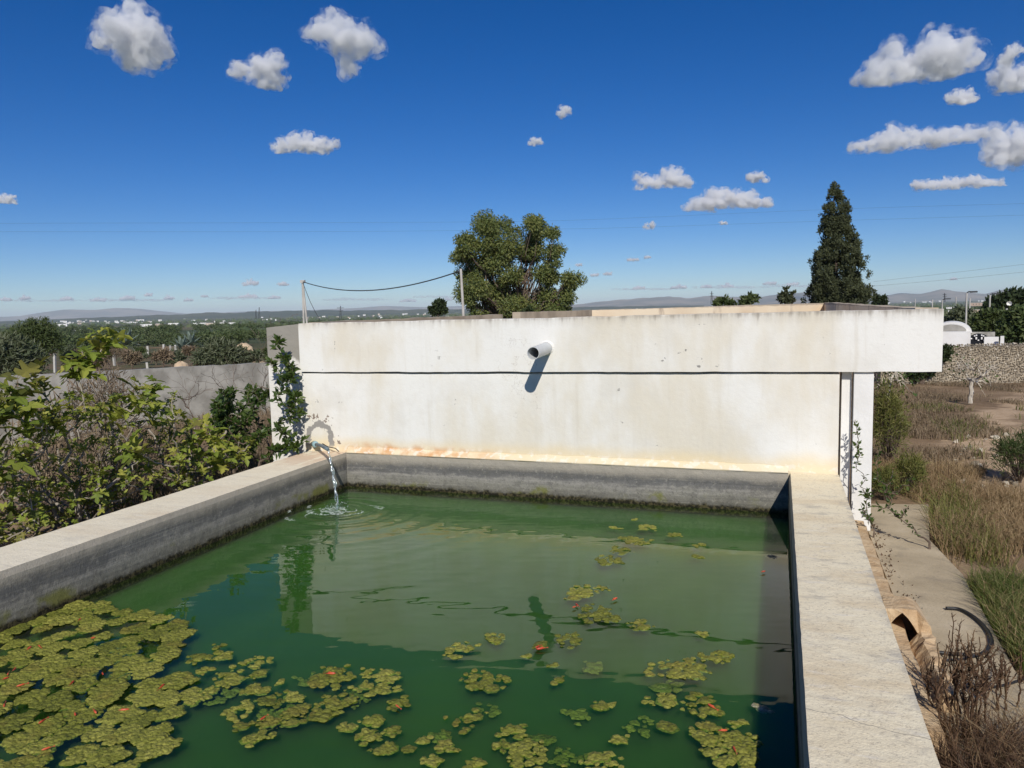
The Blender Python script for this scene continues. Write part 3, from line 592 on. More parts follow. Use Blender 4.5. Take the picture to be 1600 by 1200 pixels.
def fish_mesh():
    xs = np.array([0, .12, .3, .55, .78, .9]); hw = np.array([.01, .085, .12, .09, .035, .02]); V, F = [], []; n_ = 8
    for x, h in zip(xs, hw):
        for k in range(n_): a = 2*math.pi*k/n_; V.append((x, h*.8*math.cos(a), h*math.sin(a)))
    F = [tuple(int(q) for q in f) for f in grid_faces(6, n_, True)]+[tuple(range(n_-1, -1, -1))]
    b = len(V); V += [(.88, 0, 0), (1.18, .07, .05), (1.1, 0, .0), (1.18, -.06, -.04), (.4, 0, .11), (.62, .0, .16), (.7, 0, .06)]; F += [(b, b+1, b+2), (b, b+2, b+3), (b+4, b+5, b+6)]
    return V, F
fV, fF = fish_mesh(); fm = mesh_np('goldfish', np.array(fV)-np.array([.5, 0, 0]), fF, M['fish'], True)
FISH = [(898,948),(960,936),(841,1010),(846,1013),(1113,1104),(1129,1141),(1148,1171),(1192,893),(124,968),(144,997),(45,1013),(62,1010),(13,1052),(34,1070),(160,1052),(112,1067),(252,1073),(193,1109),(148,1111),(117,1115),(67,1126),(74,1169),(7,1101),(516,1052),(412,1121),(622,1104),(902,945),(8,1060),(22,1046)]
for k, (px, py) in enumerate(FISH):
    c = at_z(px, py, WZ+.012); o = link('goldfish', fm, None, tuple(c)); o.rotation_euler = (rng.uniform(-.3, .3), rng.uniform(-.1, .1), rng.uniform(0, 6.28)); s_ = rng.uniform(.036, .056); o.scale = (s_, s_, s_)
    lb = {0: 'small red goldfish between two algae mats right of the pipe reflection', 2: 'brightest red goldfish lying in a small algae mat under the pipe reflection', 7: 'lone red goldfish in the far right corner of the water', 23: 'red goldfish on the wide algae mat in the left middle'}.get(k, 'small red goldfish among the floating algae at the surface')
    tag(o, lb, 'goldfish', 'goldfish at the surface of the basin')
#PART2
# ================================================================== RIGHT SIDE: slab, ledge, drain, hose
pad = [(.70, -1), (.70, 7.6), (1.30, 7.7), (1.12, 6.55), (1.19, 5.75), (1.13, 4.3), (1.25, -1)]
n = len(pad); V = [(x, y, .03) for x, y in pad]+[(x, y, -.05) for x, y in pad]
tag(part('pavement', V, [tuple(range(n-1, -1, -1))]+[(i, (i+1) % n, n+(i+1) % n, n+i) for i in range(n)], M['pad'], None), kind='structure')
mb = MB(); ys = np.linspace(3.4, 6.66, 40); V = []
for y in ys:
    j = rng.normal()*.005; V += [(.488, y, .0), (.488, y, .125+j*.5), (.660+j, y, .115+j*.5), (.688+j, y, .0)]
solo('stone_ledge', V, [tuple(int(q) for q in f)[::-1] for f in grid_faces(40, 4)]+[(0, 1, 2, 3), (159, 158, 157, 156)], M['sandstone'], 'narrow tan stone ledge along the foot of the right basin wall', 'ledge')
# carved stone drain: a hooded spout with a short open channel in front
dr = thing('drain_spout', 'tan carved stone drain spout with hollow mouth beside the right wall', 'drain', (.62, 4.3, .03))
V, F = [], []; n_ = 13; yy = (4.78, 4.70, 4.55, 4.40)
def arch(cx, w_, h_, base, pw_=2.0): return [(cx-w_*math.cos(a), base+h_*(1-abs(math.cos(a))**pw_)**(.9 if pw_ < 2 else .5)) for a in np.linspace(0, math.pi, n_)]
for y, w_, h_ in ((4.80, .07, .09), (4.76, .115, .15), (4.64, .15, .205), (4.42, .155, .22)): V += [(x+rng.normal()*.006, y+rng.normal()*.008, z+rng.normal()*.006) for x, z in arch(.635, w_, h_, .03, 3.6)]
for y, w_, h_ in ((4.40, .118, .195), (4.66, .095, .15)): V += [(x, y, z) for x, z in arch(.635, w_, h_, .035, 1.3)]
F = [tuple(int(q) for q in f) for f in grid_faces(6, n_)]+[tuple(range(n_-1, -1, -1)), tuple(5*n_+i for i in range(n_))]
part('hood', V, F, M['sandstone'], dr)
V = []; ys = np.linspace(3.75, 4.405, 14)
for i, y in enumerate(ys):
    for x, z in ((.485, .03), (.485, .14), (.535, .145), (.60, .075), (.67, .072), (.725, .135), (.775, .13), (.79, .03)): V.append((x+rng.normal()*.004, y, z+rng.normal()*.006-(.02*(14-i)/14)))
part('channel', V, [tuple(int(q) for q in f) for f in grid_faces(14, 8)]+[tuple(range(8)), tuple(13*8+i for i in range(7, -1, -1))], M['sandstone'], dr)
def smooth_path(pts, n=60):
    P = np.asarray(pts, float); t = np.linspace(0, len(P)-1, n); out = []
    for u in t:
        i = min(int(u), len(P)-2); f = u-i; p0, p1, p2, p3 = P[max(i-1, 0)], P[i], P[i+1], P[min(i+2, len(P)-1)]
        out.append(.5*((2*p1)+(-p0+p2)*f+(2*p0-5*p1+4*p2-p3)*f*f+(-p0+3*p1-3*p2+p3)*f**3))
    return np.array(out)
hp = [at_z(x, y, .048) for x, y in ((1600,1150),(1470,1155),(1440,1110),(1452,1052),(1466,1031),(1510,1030),(1466,1020),(1440,1016))]
hose = [at_z(x, y, .045) for x, y in ((1478,950),(1500,952),(1522,964),(1540,981),(1550,1000),(1545,1015),(1527,1023),(1500,1022),(1466,1019),(1440,1012))]
V, F = tube(smooth_path(hose), .0095, 8); solo('hose', V, F, M['black'], 'black rubber hose looping over the concrete slab by the green grass', 'hose', None, True)
hose = [at_z(x, y, .043) for x, y in ((1448,1026),(1466,1031),(1500,1030),(1530,1024))]
V, F = tube(smooth_path(hose, 30), .0065, 8); solo('hose', V, F, M['black'], 'thin straight black hose end lying beside the drain spout', 'hose', None, True)
hose = [at_z(x, y, .043) for x, y in ((1470,1062),(1500,1071),(1545,1074),(1585,1066),(1640,1045),(1700,1030))]
V, F = tube(smooth_path(hose, 30), .0065, 8); solo('hose', V, F, M['black'], 'thin dark hose crossing the slab behind the dry weed stalks', 'hose', None, True)

# ================================================================== PLANTS
def curve(p0, p1, sag=0.0, n=7, wob=.0, up_=0.0):
    t = np.linspace(0, 1, n)[:, None]; P = p0+(p1-p0)*t; L = np.linalg.norm(p1-p0)
    P[:, 2] += up_*L*np.sin(t[:, 0]*math.pi); P[1:-1] += rng.normal(size=(n-2, 3))*wob*L; return P
# fig leaf: five lobes, folded along the midrib
half = [(.10,-.08),(.32,-.06),(.38,.10),(.15,.22),(.50,.44),(.50,.60),(.14,.50),(.22,.80),(.11,.95)]
def fig_leaf(fold, droop):
    V = [(0, 0, 0), (0, .25, 0), (0, .55, 0), (0, 1.02, 0)]+[(x, y, 0) for x, y in half]+[(-x, y, 0) for x, y in half]
    F = []
    for s_, o_ in ((1, 4), (-1, 13)):
        q = [(0, o_, o_+1), (0, o_+1, 1), (o_+1, o_+2, 1), (o_+2, o_+3, 1), (1, o_+3, 2), (o_+3, o_+4, 2), (o_+4, o_+5, 2), (o_+5, o_+6, 2), (2, o_+6, 3), (o_+6, o_+7, 3), (o_+7, o_+8, 3)]
        F += [f if s_ > 0 else f[::-1] for f in q]
    V = np.array(V, float); V[:, 2] = fold*np.abs(V[:, 0])-droop*V[:, 1]**2+.05*np.sin(V[:, 0]*9+V[:, 1]*5); st_ = [(.018, 0, .0), (-.018, 0, .0), (0, -.35, -.06)]
    V = np.concatenate([V+np.array([0, 0, 0]), np.array(st_)]); F.append((22, 23, 24)); return V, F
FIGV = [fig_leaf(f, d_) for f, d_ in ((.35, .18), (.15, .35), (.5, .30), (.05, .5))]
FIGM = [[mesh_np('fig_leaf', v, f, M[mt]) for v, f in FIGV] for mt in ('fig', 'figold')]
def set_frame(o, P, X, Y, Z, s_):
    mm = Matrix(((X[0]*s_, Y[0]*s_, Z[0]*s_, P[0]), (X[1]*s_, Y[1]*s_, Z[1]*s_, P[1]), (X[2]*s_, Y[2]*s_, Z[2]*s_, P[2]), (0, 0, 0, 1)))
    o.matrix_local = mm
def fig_tree(label, base, tips, stems=6, old=.25, spare=0):
    """tips: (point, size); branches run from the base through a few main stems to every rosette"""
    base = np.array(base, float); t = thing('fig_tree', label, 'fig tree', base, 'fig trees along the left basin wall'); mb = MB(); leaves = []
    tips = sorted(tips, key=lambda q: np.linalg.norm(q[0]-base)); nodes = []
    for k in range(stems):
        a = 2*math.pi*k/stems+rng.uniform(-.4, .4); e = base+np.array([math.cos(a)*rng.uniform(.25, .7), math.sin(a)*rng.uniform(.25, .7), rng.uniform(.5, .95)])
        P = curve(base+np.array([math.cos(a), math.sin(a), 0])*.05, e, 0, 7, .03, 0); mb.tube(P, np.linspace(.020, .010, 7), 6); nodes += [(p, .013) for p in P[3:]]
    for p, s_ in tips:
        cd = [(np.linalg.norm(p-q)+max(0, q[2]-p[2]+.1)*3, q, rr_) for q, rr_ in nodes]; _, q, rq = min(cd, key=lambda z: z[0])
        P = curve(q, p, 0, 6, .05, -.10); mb.tube(P, np.linspace(min(rq, .009), .004, 6), 5); nodes += [(P[i], .0085) for i in (2, 3, 4)]
        axis = unit(P[-1]-P[-3]+np.array([0, 0, .08])); k_ = int(rng.integers(5, 9))+(4 if s_ > .135 else 0); ph = rng.uniform(0, 6)
        u_ = unit(np.cross(axis, [.3, .9, .2])); v_ = np.cross(axis, u_)
        for j in range(k_):
            a = ph+j*2.4; el = rng.uniform(-.25, 1.0) if j < k_-2 else rng.uniform(.9, 1.4); D = unit(math.cos(el)*(math.cos(a)*u_+math.sin(a)*v_)+math.sin(el)*axis+np.array([0, 0, .05]))
            Zn = unit(axis*.8+np.array([0, 0, .5])+rng.normal(size=3)*.25); Zn = unit(Zn-D*(Zn@D)); X = np.cross(D, Zn)
            leaves.append((p-axis*.02*j*s_/.14+D*.035, X, D, Zn, s_*rng.uniform(.5, 1.0)))
        for j in range(2):
            pp = P[int(rng.integers(2, 5))]; D = unit(rng.normal(size=3)+np.array([0, 0, .3])); Zn = unit(np.array([.2, -.3, 1])+rng.normal(size=3)*.4); Zn = unit(Zn-D*(Zn@D)); leaves.append((pp+D*.04, np.cross(D, Zn), D, Zn, s_*rng.uniform(.45, .85)))
    part('branches', *mb.get(), M['twig'], t)
    order = sorted(range(len(leaves)), key=lambda i: np.linalg.norm(leaves[i][0]-np.array([0, 0, EYE]))/leaves[i][4])
    rest = {0: [], 1: []}
    for r_, i in enumerate(order):
        P, X, D, Zn, s_ = leaves[i]; mt = 1 if rng.uniform() < old else 0; vi = int(rng.integers(4))
        if r_ < 290: o = link('leaf', FIGM[mt][vi], t); set_frame(o, P-base, X, D, Zn, s_)
        else: rest[mt].append((vi, P, X, D, Zn, s_))
    for mt, L in rest.items():
        if L:
            m2 = MB()
            for vi, P, X, D, Zn, s_ in L: v, f = FIGV[vi]; m2.add((v[:, :1]*X+v[:, 1:2]*D+v[:, 2:]*Zn)*s_+P, f)
            tag(part('foliage', *m2.get(), M[('fig', 'figold')[mt]], t), kind='stuff')
    return t
def curb_dist(px):  # distance at which a sight line clears the outer edge of the left basin wall
    a = YAW+math.atan((800-px)/FPX); return 4.72/math.sin(a)
UPX, UPY = [-80, 0, 40, 90, 130, 200, 260, 300, 345, 380, 430], [560, 585, 590, 600, 590, 610, 590, 640, 655, 672, 706]
tipsA, tipsB, tipsC = [], [], []
for px, py, k, s_ in ((150,520,1.12,.15),(172,524,1.13,.16),(128,548,1.10,.17),(112,560,1.12,.15),(143,560,1.10,.14),(222,600,1.10,.19),(205,628,1.08,.17),(245,598,1.2,.14),(248,640,1.1,.15)): tipsB.append((at_d(px, py, curb_dist(px)*k), s_))
for px, py, k, s_ in ((28,592,1.1,.19),(52,580,1.15,.16),(10,618,1.08,.17),(70,612,1.12,.15),(18,640,1.05,.18),(4,720,1.0,.17),(85,640,1.1,.15)): tipsA.append((at_d(px, py, curb_dist(px)*k), s_))
for px, py, k, s_ in ((320,662,1.06,.17),(290,672,1.1,.15),(332,700,1.03,.16),(375,705,1.02,.13),(352,712,1.02,.14),(205,700,1.05,.17),(272,690,1.1,.15)): tipsC.append((at_d(px, py, curb_dist(px)*k), s_))
for k in range(350):
    px = rng.uniform(-90, 395); lo_ = np.interp(px, UPX, UPY); hi_ = 850-.335*px
    py = lo_+(hi_-lo_)*rng.uniform(0.04, 1.0)**.8
    if rng.uniform() < .35 and px > 260: continue
    p = at_d(px, py, curb_dist(px)*rng.uniform(1.02, 1.36)); s_ = rng.uniform(.060, .095)
    (tipsA if px < 100 else tipsB if px < 235 else tipsC).append((p, s_))
fig_tree('tall fig tree at the left edge with yellowing leaves on pale stems', (-6.1, 4.1, 0), tipsA, 7, .42)
fig_tree('fig tree with two tall shoots rising above the grey boundary wall', (-5.75, 5.0, 0), tipsB, 7, .12)
fig_tree('low fig tree with bright green leaves nearest the white tank wall', (-5.6, 6.1, 0), tipsC, 6, .10)
# a leaf spray hanging over the wall top
def leafy_shrub(name, label, cat, base, tips, mat, leaf_len, per, tmpl=LEAF, bark='brownbark', stem=.012, group=None, along=.75, hub=.35, hang=0.0):
    base = np.array(base, float); t = thing(name, label, cat, base, group); mb = MB(); Ps, Ds = [], []; nodes = [(base+np.array([0, 0, hub]), stem)]; mb.tube(curve(base, nodes[0][0], 0, 5, .03), np.linspace(stem*1.5, stem, 5), 6)
    for p in sorted(tips, key=lambda q: np.linalg.norm(q-base)):
        _, q, rq = min([(np.linalg.norm(p-q)+max(0, q[2]-p[2])*1.5, q, r_) for q, r_ in nodes], key=lambda z: z[0]); P = curve(q, p, 0, 7, .045, -.06); mb.tube(P, np.linspace(rq, max(.0025, rq*.35), 7), 5); nodes += [(P[i], max(.003, rq*.75)) for i in (2, 3, 4, 5)]
        u = rng.uniform(1-along, 1.0, per)*6; i = np.minimum(u.astype(int), 5); f = (u-i)[:, None]; pp = P[i]*(1-f)+P[i+1]*f
        d0 = unit(P[i+1]-P[i]); D = unit(d0*.5+rand_dirs(per)+np.array([0, 0, .15-hang])); Ps.append(pp+D*leaf_len*.15); Ds.append(D)
    part('branches', *mb.get(), M[bark], t); Ps, Ds = np.concatenate(Ps), np.concatenate(Ds); N = unit(rng.normal(size=(len(Ps), 3))*.7+np.array([.15, -.35, .8])); X, Y, Z = frames(Ds, N)
    V, F = scatter(tmpl[0], tmpl[1], Ps, X, Y, Z, leaf_len*rng.uniform(.55, 1.2, len(Ps))); tag(part('foliage', V, F, M[mat], t), kind='stuff'); return t
def px_tips(lst, spread=0): return [at_d(x+rng.normal()*spread, y+rng.normal()*spread, d_) for x, y, d_ in lst]
L = [(437,533,8.05),(446,560,8.05),(440,590,8.0),(458,592,8.0),(462,620,8.0),(452,640,8.0),(466,650,8.0),(440,655,7.95),(462,680,7.95),(448,690,7.9),(425,700,7.9),(432,620,8.05),(450,612,8.0),(462,700,7.9),(445,672,7.9),(420,560,8.1),(455,575,8.02),(438,705,7.9)]
leafy_shrub('pear_sapling', 'upright dark-leaved sapling against the half painted side wing', 'sapling', (-4.93, 6.35, 0), px_tips(L, 2)+px_tips(L, 7), 'pear', .075, 20, stem=.02)
L = [(330+rng.uniform(0, 105), 0, rng.uniform(8.0, 9.4)) for k in range(46)]; L = [(x, rng.uniform(600+(abs(x-375)*.10), 690), d_) for x, _, d_ in L]
leafy_shrub('pear_bush', 'dense dark green bush between the fig trees and the white wing', 'bush', (-5.7, 6.9, 0), px_tips(L), 'pear', .075, 34, stem=.02)
def bare_shrub(label, base, tips, r=.013, mat='brownbark', group='bare leafless shrubs on the dry ground', name='bare_shrub', twigs=5, tl=.25):
    base = np.array(base, float); mb = MB(); nodes = [(base, r)]
    for p in sorted(tips, key=lambda q: np.linalg.norm(q-base)):
        _, q, rq = min([(np.linalg.norm(p-q)+max(0, q[2]-p[2])*2, q, r_) for q, r_ in nodes], key=lambda z: z[0]); P = curve(q, p, 0, 6, .05, -.05); mb.tube(P, np.linspace(rq, rq*.4, 6), 4, False); nodes += [(P[i], rq*.7) for i in (2, 3, 4)]
        for k in range(twigs):
            i = int(rng.integers(2, 6)); e = P[i]+unit(unit(P[-1]-P[0])*1.1+rng.normal(size=3)*.7)*tl*rng.uniform(.4, 1.2); mb.tube(curve(P[i], e, 0, 4, .04), np.linspace(rq*.4, .002, 4), 3, False)
    V, F = mb.get(); return solo(name, V, F, M[mat], label, 'bare shrub', group)
for lb, px0, py0, dd, L in (('leafless twiggy shrub in front of the side wing of the tank', 440, 700, 8.6, [(422,520),(408,540),(418,585),(400,560),(430,600),(396,600),(440,500),(412,630),(428,560)]),
    ('leafless shrub leaning in front of the grey boundary wall', 395, 650, 10.5, [(350,572),(365,590),(378,585),(340,600),(395,600),(360,610),(385,625),(330,580),(345,625)]),
    ('thin bare shrub at the foot of the boundary wall right of the figs', 305, 640, 11.5, [(285,600),(295,620),(310,600),(300,585),(320,610),(280,620)])):
    L = [at_d(x, y, dd*rng.uniform(.97, 1.03)) for x, y in L]; b = at_d(px0, py0, dd); b[2] = gz(b[0], b[1]); bare_shrub(lb, b, L)
def fuzz(name, label, cat, c, rad3, n, mat, ln, tmpl=NEEDLE, group=None, up_=.9, bark=None, floor=0.0):
    """bushy plant: many leaves on short shoots inside a lumpy volume"""
    c = np.array(c, float); rad3 = np.array(rad3); t = thing(name, label, cat, (c[0], c[1], floor), group)
    k = max(10, n//40); d_ = rand_dirs(k); d_[:, 2] = np.abs(d_[:, 2])*1.1-.15; q = d_*(.45+.55*rng.uniform(size=(k, 1))**.5); ctr = c+q*rad3; mb = MB()
    for p in ctr[:60]: mb.tube(curve(np.array([c[0]+rng.normal()*.05*rad3[0], c[1], floor]), p, 0, 4, .04), np.linspace(.012, .004, 4)*max(.6, rad3[0]), 4, False)
    part('stems', *mb.get(), M[bark or 'brownbark'], t)
    i = rng.integers(0, k, n); off = rng.normal(size=(n, 3))*.20*rad3; Ps = ctr[i]+off; Ps[:, 2] = np.maximum(Ps[:, 2], floor+.02); D = unit(d_[i]*.5+rng.normal(size=(n, 3))*.7+np.array([0, 0, up_*.6])); X, Y, Z = frames(D)
    V, F = scatter(tmpl[0], tmpl[1], Ps, X, Y, Z, ln*rng.uniform(.5, 1.3, n)); tag(part('foliage', V, F, M[mat], t), kind='stuff'); return t
p = at_d(165, 650, 10.2); fuzz('dead_bush', 'fluffy grey dead bush behind the tall fig shoots', 'bush', (p[0], p[1], .62), (.38, .35, .62), 1500, 'haydull', .12, bark='twig')
p = at_d(25, 700, 8.6); fuzz('dead_bush', 'dark brown dead brush behind the fig stems at the left edge', 'bush', (p[0], p[1], .5), (.8, .7, .6), 600, 'haydull', .15)
p = at_d(95, 720, 8.2); fuzz('dead_bush', 'tangled dark dead brush under the fig with two tall shoots', 'bush', (p[0], p[1], .35), (.8, .6, .45), 600, 'haydull', .15)

# grass, as uncountable stuff
def grass(name, pts, mat, h, wd, lean=.5, zf=0.0):
    n_ = len(pts); a = rng.uniform(0, 6.283, n_); hh = h*rng.uniform(.4, 1.3, n_); ln_ = rng.uniform(0, lean, n_)*hh; dx, dy = np.cos(a)*ln_, np.sin(a)*ln_
    b = rng.uniform(0, 6.283, n_); ex, ey = np.cos(b)*wd, np.sin(b)*wd; x, y = pts[:, 0], pts[:, 1]; z = gz(x, y)+zf
    V = np.stack([np.stack([x-ex, y-ey, z-.02], 1), np.stack([x+ex, y+ey, z-.02], 1), np.stack([x+dx*.4+ex*.7, y+dy*.4+ey*.7, z+hh*.6], 1), np.stack([x+dx*.4-ex*.7, y+dy*.4-ey*.7, z+hh*.6], 1), np.stack([x+dx*1.3, y+dy*1.3, z+hh*.95], 1)], 1)
    o5 = (np.arange(n_)*5)[:, None]; q = o5+np.array([[0, 1, 2, 3]]); t3 = o5+np.array([[3, 2, 4]]); o = part(name, V.reshape(-1, 3), [q, t3], M[mat]); return tag(o, kind='stuff')
def clumped(n_, x0, x1, y0, y1, sc_=1.3, thr=-.2, seed=0, keep=None):
    P = np.column_stack([rng.uniform(x0, x1, n_*3), rng.uniform(y0, y1, n_*3)]); f = fbm(P, sc_, 3, seed); ok = f > thr+rng.uniform(-.25, .25, len(P))
    if keep is not None: ok &= keep(P)
    return P[ok][:n_]
track = lambda P: np.abs(P[:, 0]-(2.55+(P[:, 1]-12)*.40)+.9*fbm(P, .7, 3, 61)) + .25*fbm(P, 3, 2, 62) > .38
offpad = lambda P: (P[:, 0] > np.interp(P[:, 1], [-1, 4.3, 5.75, 6.55, 7.7, 9], [1.22, 1.16, 1.2, 1.14, 1.3, .9]))
yard = lambda P: ~((P[:, 0]+.45*fbm(P, .9, 3, 4) > 2.2+.12*(P[:, 1]-8)) & (P[:, 1] > 8.3) & (P[:, 1] < 14))
solo_kw = {}
tag(grass('dry_grass', clumped(46000, .9, 4.2, 2.6, 9.5, 1.5, -.12, 8, lambda P: offpad(P) & yard(P)), 'hay', .15, .0026, 1.1), 'thick pale brown dry grass covering the ground right of the slab', 'grass')
tag(grass('dry_grass', clumped(46000, .9, 9.5, 9, 22, .8, -.22, 9, lambda P: track(P) & yard(P)), 'haydull', .085, .0055, 1.1), 'dull brown dry grass in the yard in front of the stone wall', 'grass')
tag(grass('dry_grass', clumped(46000, -15, -4.9, 5, 15, .9, -.1, 10), 'haydull', .20, .0055, .8), 'dull brown dry grass between the fig trees and the boundary wall', 'grass')
tag(grass('green_grass', clumped(7500, 1.12, 2.3, 4.35, 5.65, 1.6, -.25, 12, lambda P: offpad(P) & (P[:, 0] < 1.75+.35*fbm(P, 2, 2, 6))), 'green', .15, .0028, .9), 'fresh green grass growing beside the black hose', 'grass')
tag(grass('green_grass', clumped(2600, 2.2, 5.5, 10, 16, .8, .25, 14, track), 'green', .12, .005, .9), 'sparse green tufts along the sandy track', 'grass')
# weeds by the pillar and along the slab edge
RIGHT = [('weed_bush', 'yellow-green feathery bush right behind the white pillar', (1388,690), 9.6, (.16,.25,.46), 1100, 'weed', .075, .42), ('weed_bush', 'olive green bush in front of the pillar bush, at the slab end', (1420,755), 8.3, (.13,.22,.18), 420, 'weed', .07, .20),
 
 ('weed_bush', 'low green weed tuft at the foot of the bush by the pillar', (1385,765), 8.0, (.14,.2,.15), 420, 'weed', .06, .12), ('weed_bush', 'small dark green shrub on the stony bank at the right edge', (1592,752), 9.3, (.22,.25,.28), 900, 'bush', .07, .22)]
for nm, lb, (px, py), dd, r3, cnt, mt, ln, cz in RIGHT: p = at_d(px, py, dd); fuzz(nm, lb, 'weed', (p[0], p[1], cz), r3, int(cnt*2.2), mt, ln*1.15, group='weeds beside the slab')
L = [at_d(x, y, d_) for x, y, d_ in ((1368,745,6.75),(1380,765,6.7),(1398,770,6.6),(1372,725,6.9),(1402,800,6.5),(1425,745,6.5),(1420,790,6.45),(1388,790,6.6),(1368,790,6.6),(1395,735,6.7),(1376,700,6.9))]
leafy_shrub('thorny_sapling', 'thin dark sapling leaning from the slab edge towards the pillar', 'sapling', (1.08, 6.30, .02), L, 'pear', .042, 15, stem=.008, hub=.06, along=.9)
L = [np.array([.66+rng.uniform(-.05, .10), 6.40+rng.uniform(-.12, .12), z]) for z in (.25,.34,.40,.46,.3,.22,.38)]+[np.array([.60+rng.uniform(-.04, .03), 6.58, z]) for z in (.6,.75,.86,.95,.68)]
leafy_shrub('creeping_sapling', 'small leafy sapling growing in the gap beside the white pillar', 'sapling', (.72, 6.50, .03), L, 'pear', .045, 12, stem=.005, hub=.08, along=.85)
def stalk(base, top, mb, mbl):
    P = curve(base, top, 0, 12, .012); mb.tube(P, np.linspace(.0045, .0018, 12), 4, False); n_ = 34; u = rng.uniform(1.5, 11, n_); i = np.minimum(u.astype(int), 10); f = (u-i)[:, None]; pp = P[i]*(1-f)+P[i+1]*f
    D = rng.normal(size=(n_, 3)); D[:, 2] = np.abs(D[:, 2])*.9+.5; D = unit(D); X, Y, Z = frames(D); mbl.append(scatter([(0,0,0),(.09,.4,.02),(0,1,-.05),(-.09,.4,.02)], LEAF[1], pp, X, Y, Z, rng.uniform(.010, .028, n_)))
def weed_clump(label, lst):
    b0 = at_z(*lst[0][:2], .03); t = thing('dry_weed', label, 'weed', (b0[0], b0[1], .0), 'tall dry weed stalks beside the drain')
    for bx, by, tx, ty in lst:
        b = at_z(bx, by, .03); dist = math.hypot(b[0], b[1]); e = at_d(tx, ty, dist*.985); mb, ml = MB(), []; stalk(b, e, mb, ml); s_ = part('stalk', *mb.get(), M['deadweed'], t)
        for _ in range(3):
            k_ = rng.uniform(.35, .7); q = b+(e-b)*k_; mb2, ml2 = MB(), []; stalk(q, q+np.array([rng.normal()*.05, rng.normal()*.05, rng.uniform(.08, .18)]), mb2, ml2); part('side_shoot', *mb2.get(), M['deadweed'], s_); ml += ml2
        V = np.concatenate([a[0] for a in ml]); off = np.cumsum([0]+[len(a[0]) for a in ml[:-1]]); F = np.concatenate([a[1]+o_ for a, o_ in zip(ml, off)]); part('leaves', V, F, M['deadweed'], s_)
weed_clump('tall dark dry weed stalks standing beside the stone drain', [(1478,1140,1465,1005),(1490,1130,1487,958),(1496,1135,1493,1000),(1500,1120,1484,985),(1508,1140,1502,1010),(1470,1150,1462,1050),(1465,1130,1438,1045),(1515,1130,1512,990),(1485,1150,1475,1030),(1505,1150,1520,1040)])
weed_clump('dark dry weed stalks right of the tallest ones', [(1525,1130,1530,995),(1530,1140,1540,992),(1520,1140,1520,1005),(1540,1130,1536,1040),(1510,1160,1530,1060)])
weed_clump('dry weed stalks leaning over the thin hose at the right edge', [(1560,1110,1568,1018),(1556,1110,1563,1030),(1572,1110,1572,1040),(1590,1105,1596,1040),(1540,1120,1540,1050)])
tag(grass('dead_undergrowth', np.column_stack([rng.uniform(.66, 2.2, 12000), rng.uniform(2.4, 3.6, 12000)]), 'deadweed', .17, .0022, 1.5), 'dark brown tangled dead undergrowth in the bottom right corner', 'undergrowth')
tag(grass('dead_undergrowth', np.column_stack([rng.uniform(.70, 2.2, 1800), rng.uniform(2.5, 3.8, 1800)]), 'hay', .19, .0018, 1.8), 'pale straws lying through the dead undergrowth', 'undergrowth')
tag(grass('leaf_litter', np.column_stack([.715+np.abs(rng.normal(size=110))*.05, rng.uniform(4.9, 6.9, 110)]), 'deadweed', .018, .007, 1.5, .03), 'brown leaf litter lying in the corner of the slab and ledge', 'leaf litter')
tag(grass('green_weeds', clumped(950, 1.05, 1.75, 5.6, 8.4, 2.2, .05, 21, lambda P: offpad(P) & (P[:, 0] < np.interp(P[:, 1], [5, 8], [1.5, 1.65]))), 'weed', .19, .003, 1.3), 'loose yellow-green weeds along the outer edge of the slab', 'weeds')
# two taller reddish dock stems in the yard
for px, py, ty, lb in ((1466,742,695,'thin reddish dead dock stem in the yard, left one'), (1482,752,722,'short reddish dead dock stem in the yard, right one')):
    b = at_z(px, py+8, 0); mb, ml = MB(), []; stalk(b, at_d(px, ty, math.hypot(b[0], b[1])), mb, ml); solo('dock_stem', *mb.get(), M['deadweed'], lb, 'weed', 'dead dock stems')
# stones in the yard
def rock(r_, seed, k=0):
    V = np.array([(x, y, z) for x in (-1, 0, 1) for y in (-1, 0, 1) for z in (-1, 0, 1)], float)
    a = rand_dirs(14); import bmesh
    bm = bmesh.new(); [bm.verts.new(q*r_*rng.uniform(.75, 1.1)*np.array([1, .8, .6])) for q in a]; bmesh.ops.convex_hull(bm, input=bm.verts); me = bpy.data.meshes.new('stone'); bm.to_mesh(me); bm.free(); me.materials.append(M['stone']); return me
RK = [rock(.05, k) for k in range(6)]
for k in range(46):
    px, py = rng.uniform(1490, 1600), rng.uniform(672, 775); c = at_z(px, py, .01)
    o = link('stone', RK[k % 6], None, tuple(c)); o.rotation_euler = (rng.uniform(-.4, .4), rng.uniform(-.4, .4), rng.uniform(0, 6)); s_ = rng.uniform(.4, 1.5); o.scale = (s_,)*3
    tag(o, 'loose pale stone on the sandy bank at the right', 'stone', 'loose stones on the sandy bank')

